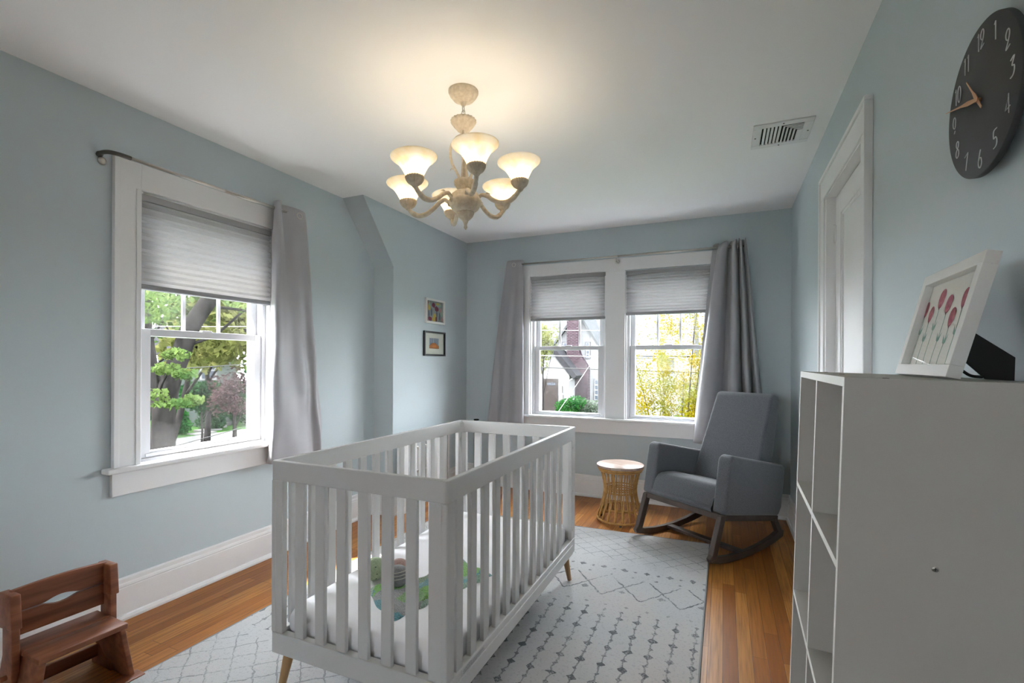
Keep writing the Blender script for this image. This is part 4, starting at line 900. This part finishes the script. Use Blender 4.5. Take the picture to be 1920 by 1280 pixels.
m = MB(); m.lathe([(.030, 1.898), (.038, 1.896), (.0385, 1.888), (.033, 1.876), (.022, 1.864), (.014, 1.858), (.011, 1.850), (.0075, 1.842), (.006, 1.834), (.0085, 1.828), (.005, 1.820), (.0005, 1.815)], 48, (cx, cy, 0), flute=.06, nf=14); obj('finial', bt(m), CREAM, ch)
for k in range(6):
    a = -.847+k*PI/3; ca, sa = math.cos(a), math.sin(a); dz = .105*.262*ca+.012*.262*sa
    e = Vector((ca, sa, 0))
    def AP(r_, z_): return Vector((cx, cy, 1.944+z_+dz*(r_/.265)**1.5))+e*r_
    C0_ = cr([AP(.060, -.002), AP(.072, .009), AP(.088, .019), (AP(.112, .010)), AP(.140, -.012), AP(.175, -.030), AP(.212, -.031), AP(.243, -.012), AP(.262, .012)], 7)
    n = len(C0_); m = MB(); m.tube(C0_, [.0082+.0042*(i/n)**1.3 if i < n*.85 else .0095 for i in range(n)], 12)
    t0 = C0_[int(n*.30)]; m.tube([t0, t0+e*.016+Vector((0, 0, .008)), t0+e*.030+Vector((0, 0, .003))], [.005, .0035, .0008], 6)
    t0 = C0_[int(n*.42)]; m.tube([t0, t0+e*.004-Vector((0, 0, .012)), t0+e*.010-Vector((0, 0, .018))], [.004, .003, .0008], 6)
    t0 = C0_[-6]; m.tube([t0, t0+e*.022+Vector((0, 0, .014)), t0+e*.032+Vector((0, 0, .028))], [.006, .004, .001], 6)
    m.lathe([(.0005, -.002), (.012, 0), (.013, .006), (.009, .011)], 14, tuple(C0_[0]), rot=Vector((0, 0, 1)).rotation_difference(e).to_matrix())
    arm = obj('arm', m, CREAM, ch)
    tip = C0_[-1]; tr_ = Matrix.Rotation(-.06, 3, 'Y')
    m = MB(); m.lathe([(.0005, -.008), (.010, -.006), (.013, 0), (.018, .004), (.028, .012), (.0345, .024), (.037, .034), (.036, .038), (.033, .036), (.0005, .030)], 60, tuple(tip), flute=.075, nf=20, rot=tr_); sk = obj('socket_cup', m, CREAM, arm)
    prof = [(.033, .034), (.0365, .040), (.042, .052), (.049, .066), (.057, .080), (.066, .092), (.077, .102), (.088, .110), (.0935, .1155), (.095, .120)]
    inner = [(r_-.0028, z_+.0012) for r_, z_ in prof][::-1]; inner[0] = (.093, .1215)
    m = MB(); m.lathe(prof+inner, 56, tuple(tip), rot=tr_); obj('glass_shade', m, LAMPG, arm)
    m = MB(); bc_ = tip+tr_@Vector((0, 0, .066)); m.ell(bc_, (.017, .017, .020), 18, 12); m.lathe([(.010, .030), (.010, .050)], 12, tuple(tip), rot=tr_); obj('bulb', m, BULB, arm)
    ld = bpy.data.lights.new('bulb_light', 'POINT'); ld.energy = BULB_W; ld.color = (1, .89, .76); ld.shadow_soft_size = .025
    lo = bpy.data.objects.new('bulb_light', ld); COL.objects.link(lo); lo.parent = arm; lo.location = INV[ch.name] @ (tip+tr_@Vector((0, 0, .104)))
# ------------------------------------------------------------------ outdoors
GZ = -2.9
struct('ground', MB().box((-90, -60, GZ-.2), (60, 110, GZ)), GRASS)
struct('street', MB().box((-26.5, -60, GZ), (-20.5, 110, GZ+.02)), ROAD)
struct('cross_street', MB().box((-20.5, 16, GZ), (60, 23, GZ+.02)), ROAD)
m = MB()
for i in range(5): m.box((-27.5-i*.75, 17.4+i*.85, GZ), (-26.7-i*.75, 18.6+i*.85, GZ+.05+.05*i))
struct('garden_path', m, ROAD)
# exterior ground floor of this house under the room, so the room stands on something
struct('wall_lower_storey', MB().box((XL-.22, YF-.2, GZ), (XR+.6, YB+.22, -.13)), SIDING)
def leaves(m, c, r, n, size, rd, flat=.0, shell=.35):
    C = Vector(c)
    for _ in range(n):
        while True:
            p = Vector((rd.uniform(-1, 1), rd.uniform(-1, 1), rd.uniform(-1, 1)))
            if shell < p.length < 1: break
        q = C+Vector((p.x*r[0], p.y*r[1], p.z*r[2])); s = size*rd.uniform(.6, 1.3)
        nz = Vector((rd.gauss(0, 1), rd.gauss(0, 1), rd.gauss(0, 1)+flat)).normalized(); a = nz.orthogonal().normalized(); b = nz.cross(a); t = rd.uniform(0, 6.28)
        u = a*math.cos(t)+b*math.sin(t); v = b*math.cos(t)-a*math.sin(t)
        m.v += [tuple(q-u*s), tuple(q-v*s*.55+nz*s*.1), tuple(q+u*s), tuple(q+v*s*.55+nz*s*.1)]; k = len(m.v); m.f.append([k-4, k-3, k-2, k-1]); m.mi.append(0); m.sm.append(False)
def clusters(c, r, k, rd): return [(c[0]+rd.uniform(-1, 1)*r[0], c[1]+rd.uniform(-1, 1)*r[1], c[2]+rd.uniform(-1, 1)*r[2]) for _ in range(k)]
def tree(name, base, label, cat, crown, leafmat, trunk=None, n=2500, size=.16, k=9, cr_=.45, seed=1, group=None, flat=0, rad=.16):
    """crown: (centre, radii)"""
    rd = random.Random(seed); root = thing(name, base, label=label, cat=cat, group=group)
    c, r = crown; m = MB()
    for q in clusters(c, [a*(1-cr_) for a in r], k, rd): leaves(m, q, [a*cr_*rd.uniform(.8, 1.25) for a in r], n//k, size, rd, flat)
    obj('foliage', m, leafmat, root)
    m = MB(); b = Vector(base); cc = Vector(c)
    P = cr([b, b.lerp(cc, .35)+Vector((rad*.6, 0, 0)), b.lerp(cc, .7)-Vector((rad*.5, 0, 0)), cc+Vector((0, 0, r[2]*.4))], 5); N_ = len(P); m.tube(P, [rad*(1-.75*i/N_) for i in range(N_)], 9); obj('trunk', m, BARK, root)
    for j in range(4):
        a = 1.57*j+rd.random(); s = P[int(N_*(.45+.1*j))]; e = cc+Vector((math.cos(a)*r[0]*.7, math.sin(a)*r[1]*.7, r[2]*rd.uniform(.1, .6))); mm = MB(); mm.tube(cr([s, s.lerp(e, .5)+Vector((0, 0, .1)), e], 4), [rad*.35]*3+[rad*.2]*6, 6); obj('branch', mm, BARK, root)
    return root
LG = leaf('spring_leaf_green', (.026, .050, .016), (.062, .088, .026)); LY = leaf('yellow_green_leaf', (.058, .068, .020), (.092, .094, .034)); LD = leaf('dark_green_leaf', (0.0063, 0.0231, 0.0092), (0.0147, 0.0420, 0.0126))
LP = leaf('plum_blossom', (0.0315, 0.0160, 0.0189), (0.0672, 0.0420, 0.0462)); LF = leaf('forsythia_yellow', (.115, .078, .0025), (.060, .070, .003), .5); LB = leaf('shrub_green', (0.0050, 0.0357, 0.0076), (0.0168, 0.0588, 0.0126))
# big street tree outside the left window
bt_ = thing('street_tree', (-10.1, 5.94, GZ), label='big grey-barked tree leaning right, close outside the left window', cat='tree')
m = MB(); P = cr([(-10.12, 5.94, GZ), (-10.1, 5.94, -2.29), (-10.1, 5.94, -.71), (-10.1, 5.94, .02), (-9.99, 5.99, .76), (-9.78, 6.08, 1.39), (-9.62, 6.14, 1.85), (-9.36, 6.26, 2.3), (-8.95, 6.42, 2.85), (-8.4, 6.6, 3.7), (-8.2, 6.9, 5.2)], 6)
N_ = len(P); m.tube(P, [.245-.065*min(1, i/24) - .06*max(0, i-24)/(N_-24) for i in range(N_)], 16); obj('trunk', m, BARK, bt_)
for pts, r0 in (([(-10.12, 5.94, -.3), (-10.25, 5.92, .4), (-10.42, 5.92, 1.0), (-10.72, 6.0, 1.7), (-11.0, 6.1, 2.6), (-11.3, 6.2, 4.2)], .15), ([(-9.75, 6.08, 1.5), (-9.4, 6.5, 1.75), (-9.0, 6.9, 2.3), (-8.8, 7.3, 2.5)], .035), ([(-10.1, 5.9, .3), (-9.6, 5.6, .7), (-9.1, 5.4, .95)], .03), ([(-10.2, 5.9, .7), (-9.7, 5.6, 1.15), (-9.0, 5.4, 1.3)], .028), ([(-9.2, 6.4, 2.5), (-9.9, 6.2, 3.4), (-10.3, 5.8, 4.2)], .09), ([(-9.3, 6.5, 2.3), (-8.6, 7.4, 2.25), (-8.2, 8.0, 2.5)], .03)):
    m = MB(); P = cr(pts, 5); m.tube(P, [r0*(1-.6*i/len(P)) for i in range(len(P))], 8); obj('branch', m, BARK, bt_)
rd = random.Random(3); m = MB()
for c, r, n in (((-8.84, 5.42, 1.33), (.22, .22, .10), 120), ((-9.05, 5.35, 1.08), (.28, .25, .10), 130), ((-9.22, 5.27, .62), (.24, .24, .11), 110), ((-9.0, 5.5, .46), (.38, .36, .10), 150), ((-8.9, 5.75, .52), (.2, .2, .10), 90), ((-8.75, 5.5, .98), (.2, .2, .12), 100), ((-9.9, 5.5, 2.25), (.8, .7, .35), 420), ((-9.55, 5.1, 2.6), (1.0, .8, .5), 500), ((-8.6, 7.2, 2.5), (.8, .9, .4), 420), ((-8.2, 6.2, 3.2), (1.5, 1.4, .6), 700), ((-9.6, 7.6, 2.7), (.9, .9, .35), 260), ((-10.4, 5.4, 1.6), (.4, .4, .2), 120)): leaves(m, c, r, n, .055, rd, .5, 0)
obj('foliage', m, LG, bt_)
crowns = [((-17.5, 9.0, 3.4), (3.0, 3.0, 2.2), LG, .15), ((-15.9, 12.8, 3.6), (2.6, 2.8, 2.2), LY, .15), ((-19.5, 13.0, 2.6), (2.5, 2.6, 1.9), LY, .16), ((-18.5, 17.5, 3.2), (3.0, 3.2, 2.5), LG, .16), ((-24, 16.2, 3.2), (3.4, 3.4, 2.6), LY, .2), ((-26, 21.5, 3.2), (3.4, 3.4, 3.0), LG, .2)]
labs = ['green leafy tree beyond the street, nearest behind the leaning trunk', 'yellow-green tree seen through the middle of the left window', 'lower yellow-green tree behind the plum-coloured blossom tree', 'green tree at the right edge of the left window view', 'tall yellow-green tree far back in the left window view', 'tall green tree farthest back at the right of the left window view']
crowns += [((-29, 12.5, .6), (2.6, 4.0, 2.6), LD, .2), ((-27.5, 26, .4), (2.8, 4.0, 2.4), LG, .2)]
labs += ['dark green low tree behind the pale house side, left in the left window view', 'mid green low tree at the far right of the left window view']
for i, (c, r, lm, sz) in enumerate(crowns): tree('leafy_tree', (c[0], c[1], GZ) if i != 2 else (-19.9, 11.7, GZ), labs[i], 'tree', (c, r), lm, n=2600, size=sz, k=12, seed=20+i, group='trees across the street')
tree('blossom_tree', (-18.5, 13.6, GZ), 'plum-pink blossoming tree on the lawn outside the left window', 'tree', ((-18.45, 13.7, .0), (1.15, 1.15, 1.15)), LP, n=2600, size=.07, k=14, cr_=.34, seed=9, flat=2.0, rad=.08)
for i, (c, r, lab) in enumerate((((-27.9, 16.9, -2.1), (1.2, 1.1, .9), 'dark bush below the pale far house, left one of a row of three'), ((-28.2, 19.3, -2.1), (1.2, 1.05, .9), 'dark bush below the pale far house, middle one of a row of three'), ((-28.4, 21.7, -2.1), (1.2, 1.1, .9), 'dark bush below the pale far house, right one of a row of three'), ((-22.0, 14.6, -.35), (1.6, 1.4, .8), 'dark green rounded bush left of the blossom tree'), ((-22.6, 16.6, -.6), (1.3, 1.2, .7), 'dark green bush behind the blossom tree'), ((-23.4, 13.6, -.9), (1.5, 1.1, .6), 'low dark green bush beside the big trunk'))): tree('garden_bush', (c[0], c[1], GZ), lab, 'bush', (c, r), LD if i else LB, n=1500, size=.11, k=8, seed=40+i, group='bushes on the lawn', rad=.06)
hg = thing('tall_hedge', (-38, 22, GZ), label='dark green hedge line across the back of the lawn in the left window view', cat='hedge')
rd = random.Random(5); m = MB(); m2 = MB()
for i in range(26):
    t = i/25; c = (-38+4*t, 6+34*t, -1.2+rd.uniform(-.2, .5))
    if abs(c[1]-20.5) < 2.6: continue
    leaves(m, c, (1.5, 1.5, 1.7), 230, .2, rd, 0, 0); m2.tube([(c[0], c[1], GZ), (c[0], c[1], c[2])], .05, 6)
obj('foliage', m, LD, hg); obj('stems', m2, BARK, hg)
# pale house far behind the trees
h = thing('far_house', (-31, 21, GZ), label='pale grey-green house with one dark window behind the trees across the street', cat='house')
PH = pbr('pale_green_siding', (.045, .053, .048), .8, spec=0)
dx, dy = .537, .843                                            # along-wall direction facing the room
def HP(a, b, z): return (-31.0+a*dx+b*dy*-1, 19.3+a*dy+b*dx, z)
m = MB(); m.hexa([HP(-1.2, 0, GZ), HP(3, 0, GZ), HP(3, 8, GZ), HP(-1.2, 8, GZ), HP(-1.2, 0, 1.7), HP(3, 0, 1.7), HP(3, 8, 1.7), HP(-1.2, 8, 1.7)]); obj('wall', m, PH, h)
m = MB(); m.add([HP(-1.5, -.3, 1.6), HP(3.3, -.3, 1.6), HP(3.3, 8.3, 1.6), HP(-1.5, 8.3, 1.6), HP(-1.5, 4, 4.2), HP(3.3, 4, 4.2)], [(0, 1, 5, 4), (2, 3, 4, 5), (1, 2, 5), (3, 0, 4), (3, 2, 1, 0)]); obj('roof', m, ROOFM, h)
DW = pbr('dark_window_pane', (.02, .025, .035), .2); WTR = pbr('outdoor_white_trim', (.16, .16, .16), .6, spec=0)
m = MB(); a0 = .95; m.hexa([HP(a0, -.05, .0), HP(a0+.9, -.05, .0), HP(a0+.9, 0, .0), HP(a0, 0, .0), HP(a0, -.05, 1.25), HP(a0+.9, -.05, 1.25), HP(a0+.9, 0, 1.25), HP(a0, 0, 1.25)]); wv = obj('window_frame', m, WTR, h)
for z0_, z1_ in ((.08, .58), (.66, 1.17)): m = MB(); m.hexa([HP(a0+.1, -.07, z0_), HP(a0+.8, -.07, z0_), HP(a0+.8, -.05, z0_), HP(a0+.1, -.05, z0_), HP(a0+.1, -.07, z1_), HP(a0+.8, -.07, z1_), HP(a0+.8, -.05, z1_), HP(a0+.1, -.05, z1_)]); obj('pane', m, DW, wv)

# white house with brick chimney behind the double window
Sx = lambda X: X*1.0741; Sz = lambda Z: 1.2239+(Z-1.2239)*1.0741; HY = 29.0
h = thing('white_house', (Sx(-8), HY, GZ), label='white sided house with a tall brick chimney and gabled entry across the street', cat='house')
m = MB(); poly = [(Sx(-10.2), GZ), (Sx(-5.0), GZ), (Sx(-5.0), Sz(-.3)), (Sx(-7.70), Sz(4.05)), (Sx(-9.9), Sz(1.2)), (Sx(-10.2), Sz(.8))]; m.prism(poly, 1, HY, HY+7)
m.box((Sx(-10.2), HY+1.2, GZ), (Sx(-3.0), HY+7, Sz(1.7))); obj('wall', m, SIDING, h)
RG = pbr('light_grey_roof', (.04, .042, .044), .9, spec=0)
m = MB()
for (xa, za), (xb, zb_) in (((-7.70, 4.05), (-5.0, -.3)), ((-7.70, 4.05), (-9.9, 1.2))):
    d = Vector((Sx(xb)-Sx(xa), 0, Sz(zb_)-Sz(za))).normalized(); nrm = Vector((-d.z, 0, d.x)) if xb > xa else Vector((d.z, 0, -d.x)); A = Vector((Sx(xa), HY-.22, Sz(za))); B_ = Vector((Sx(xb), HY-.22, Sz(zb_)))+d*.3; nn_ = nrm*.12*(1 if nrm.z > 0 else -1)
    m.hexa([A, B_, B_+Vector((0, 7.4, 0)), A+Vector((0, 7.4, 0)), A+nn_, B_+nn_, B_+nn_+Vector((0, 7.4, 0)), A+nn_+Vector((0, 7.4, 0))])
m.prism([(HY+1.0, Sz(1.6)), (HY+8, Sz(1.6)), (HY+5.0, Sz(5.2))], 0, Sx(-12.5), Sx(-1.5)); obj('roof', m, RG, h)
m = MB(); m.prism([(Sx(-8.26), GZ), (Sx(-7.0), GZ), (Sx(-7.0), Sz(.935)), (Sx(-7.394), Sz(1.553)), (Sx(-7.50), Sz(1.75)), (Sx(-7.554), Sz(1.95)), (Sx(-7.554), Sz(6.0)), (Sx(-8.26), Sz(6.0))], 1, HY-.45, HY); obj('chimney', m, BRICK, h)
def hwin(x0, x1, z0, z1, y, rows, cols, par, fr=.05):
    m = MB(); m.box((x0, y-.05, z0), (x1, y, z1)); f_ = obj('window_trim', m, pbr('dark_window_trim', (.05, .05, .055), .6, spec=0), par)
    m = MB(); m.box((x0+fr, y-.07, z0+fr), (x1-fr, y-.05, z1-fr)); g = obj('sash', m, WTR, f_)
    w_, hh = (x1-x0-2*fr), (z1-z0-2*fr); m = MB()
    for i in range(cols):
        for j in range(rows): m.box((x0+fr+w_*(i+.14)/cols, y-.075, z0+fr+hh*(j+.1)/rows), (x0+fr+w_*(i+.86)/cols, y-.07, z0+fr+hh*(j+.9)/rows))
    obj('panes', m, DW, f_)
hwin(Sx(-8.66), Sx(-8.30), Sz(1.43), Sz(2.41), HY, 4, 1, h, .05); hwin(Sx(-7.27), Sx(-6.97), Sz(1.44), Sz(2.40), HY, 4, 1, h, .05); hwin(Sx(-6.78), Sx(-5.75), Sz(-.95), Sz(.30), HY, 4, 4, h, .06)
# gabled entry wing
EY = HY-1.6; k_ = EY/27.; Ex = lambda X: X*k_; Ez = lambda Z: 1.2239+(Z-1.2239)*k_
m = MB(); m.prism([(Ex(-10.96), GZ), (Ex(-8.22), GZ), (Ex(-8.22), Ez(.50)), (Ex(-9.42), Ez(1.95)), (Ex(-10.96), Ez(.2))], 1, EY, HY); obj('entry_wall', m, SIDING, h)
A = Vector((Ex(-9.42), EY-.2, Ez(2.02))); B_ = Vector((Ex(-7.95), EY-.2, Ez(.27))); C_ = Vector((Ex(-10.95), EY-.2, Ez(.2))); m = MB()
for q, sg in ((B_, 1), (C_, -1)):
    d = (q-A).normalized(); nrm = Vector((-d.z*sg, 0, d.x*sg)); nn_ = nrm*.30
    if nn_.z < 0: nn_ = -nn_
    e_ = Vector((0, 2.2, 0)); m.hexa([A, q, q+e_, A+e_, A+nn_, q+nn_, q+nn_+e_, A+nn_+e_])
obj('entry_roof', m, ROOFM, h)
m = MB(); m.tube([(Ex(-8.25), EY-.05, GZ), (Ex(-8.25), EY-.05, Ez(.1)), (Ex(-8.0), EY-.22, Ez(.28))], .04, 8); obj('downspout', m, WTR, h)
m = MB(); m.box((Ex(-9.86), EY-.04, GZ+.5), (Ex(-8.90), EY, Ez(.26))); dd = obj('front_door', m, pbr('grey_brown_door', (.022, .019, .018), .6, spec=0), h)
m = MB()
for i in range(4): m.box((Ex(-9.55)+i*.13, EY-.06, Ez(-.12)), (Ex(-9.55)+i*.13+.1, EY-.04, Ez(.02)))
obj('door_lights', m, DW, dd)
m = MB(); m.box((Ex(-8.70), EY-.12, Ez(-.55)), (Ex(-8.62), EY, Ez(-.15))); obj('lantern', m, DARKMETAL, h); m = MB(); m.box((Ex(-8.80), EY-.15, Ez(-.95)), (Ex(-8.57), EY, Ez(-.68))); obj('mailbox', m, DARKMETAL, h)
m = MB(); m.box((Ex(-10.4), EY-1.2, GZ), (Ex(-8.4), EY, GZ+.5)); obj('porch_step', m, ROAD, h)
tree('rounded_shrub', (-8.1, 24.0, GZ), 'bright green rounded shrub in front of the brick chimney', 'bush', ((-7.45, 24.2, -1.25), (.95, .7, .85)), LB, n=2600, size=.07, k=10, seed=61, rad=.06)
tree('rounded_shrub', (-6.3, 24.3, GZ), 'pale grey-green shrub right of the bright green shrub', 'bush', ((-6.25, 24.4, -1.25), (.85, .6, .65)), leaf('pale_shrub', (0.0336, 0.0504, 0.0336), (0.0630, 0.0798, 0.0588)), n=1400, size=.06, k=8, seed=62, rad=.05)
tree('leafy_tree', (-8.7, 23.6, GZ), 'light green young tree at the left edge of the double window view', 'tree', ((-8.55, 23.7, 1.95), (.75, .8, 1.5)), LY, n=1500, size=.075, k=12, seed=63, rad=.07)
tree('leafy_tree', (-6.2, 44.5, GZ), 'dark green tree behind the far white house', 'tree', ((-6.3, 44.5, 5.2), (2.2, 2.0, 2.2)), LD, n=1800, size=.2, k=10, seed=64)
# second white house behind the yellow shrub
h = thing('far_white_house', (-2, 40, GZ), label='white house with light grey roof behind the yellow forsythia shrub', cat='house')
m = MB(); m.box((-6.9, 40, GZ), (4, 48, 2.75)); m.prism([(-7, 2.75), (-5.05, 2.75), (-5.05, 2.75), (-5.05, 3.9), (-6.0, 3.3)], 1, 40.0, 41); obj('wall', m, SIDING, h)
m = MB(); m.prism([(39.6, 2.7), (48.4, 2.7), (44, 4.6)], 0, -6.4, 4.5); obj('roof', m, RG, h)
hwin(-6.5, -6.0, 1.6, 2.4, 40, 2, 1, h, .06); hwin(1.2, 2.2, .2, 1.6, 40, 2, 2, h, .08)
# forsythia with many upright stems
fs = thing('forsythia_shrub', (-1.2, 13.4, GZ), label='large yellow-green forsythia shrub filling the right half of the double window', cat='shrub')
rd = random.Random(77); m = MB()
for i in range(46):
    a = rd.uniform(0, 6.28); b = Vector((-1.15+.35*math.cos(a), 13.4+.3*math.sin(a), GZ)); L = rd.uniform(2.8, 6.3); sp_ = rd.uniform(.2, 1.25) if L < 5 else rd.uniform(.1, .9); t = b+Vector((math.cos(a)*sp_, math.sin(a)*sp_*.8, L)); mid = b.lerp(t, .5)-Vector((math.cos(a)*sp_*.18, math.sin(a)*sp_*.15, 0))
    P = cr([b, mid, t], 12); N_ = len(P)
    if i < 14: mm = MB(); mm.tube(P, [.022*(1-.8*j/N_) for j in range(N_)], 6); obj('stem', mm, BARK, fs)
    for p in P[7:]:
        dens = 26 if p.z < 1.4 else 13; leaves(m, p, (.17, .17, .16), dens, .027, rd, 0, 0)
for _ in range(40): c = Vector((rd.uniform(-2.2, -.2), 13.3+rd.uniform(-.4, .4), rd.uniform(-.2, 1.35))); leaves(m, c, (.22, .2, .2), 85, .028, rd, 0, 0)
for _ in range(34): c = Vector((rd.uniform(-1.55, -.15), 13.3+rd.uniform(-.4, .4), rd.uniform(1.1, 3.0))); leaves(m, c, (.13, .15, .3), 70, .028, rd, 0, 0)
tag(obj('foliage', m, LF, fs))
# overhead cables
def cable(a, b, sag, r, label, dark=True):
    A, B_ = Vector(a), Vector(b); P = [A.lerp(B_, k/16)-Vector((0, 0, sag*math.sin(PI*k/16))) for k in range(17)]; m = MB(); m.tube(P, r, 6)
    tag(obj('overhead_cable', m, CBD if dark else CBW), label, 'cable', 'overhead cables')
CBD = pbr('cable_dark', (.03, .03, .03), .6, spec=0); CBW = pbr('cable_pale', (.2, .2, .2), .5, spec=0)
cable((-12, 20, 1.80), (3, 20, 1.87), .02, .018, 'pale overhead cable crossing just above the meeting rails outside the double window', False)
cable((-12, 20, 2.75), (3, 20, 2.37), .0, .014, 'pale overhead cable crossing the upper panes of the double window', False)
cable((-12, 20, 1.12), (3, 20, .78), .02, .026, 'dark overhead cable crossing the lower panes in front of the brick chimney')
cable((-12, 20, 1.62), (3, 20, 1.36), .02, .014, 'pale overhead cable just below the meeting rail outside the double window', False)
cable((-7.41, 17.95, GZ), (-4.55, 19.2, 1.75), .0, .010, 'pale diagonal guy wire in front of the white house', False)
cable((-14.5, 4.5, 2.00), (-11.3, 13.5, 2.55), .10, .010, 'pale thin cable high across the left window view', False)
cable((-14.5, 4.5, .80), (-11.3, 13.5, 1.45), .05, .014, 'dark cable across the middle of the left window view')
cable((-14.5, 4.5, -1.75), (-11.3, 13.5, .20), .05, .011, 'dark cable low across the left window view, over the lawn')
for (x, y), lab in (((-12, 20), 'wooden utility pole carrying the cables left of the double window view'), ((3, 20), 'wooden utility pole carrying the cables right of the double window view'), ((-14.5, 4.5), 'wooden utility pole left of the single window view'), ((-11.3, 13.5), 'wooden utility pole right of the single window view')):
    m = MB(); m.tube([(x, y, GZ), (x, y, 4.2)], [.14, .10], 12); tag(obj('utility_pole', m, BARK), lab, 'utility pole')
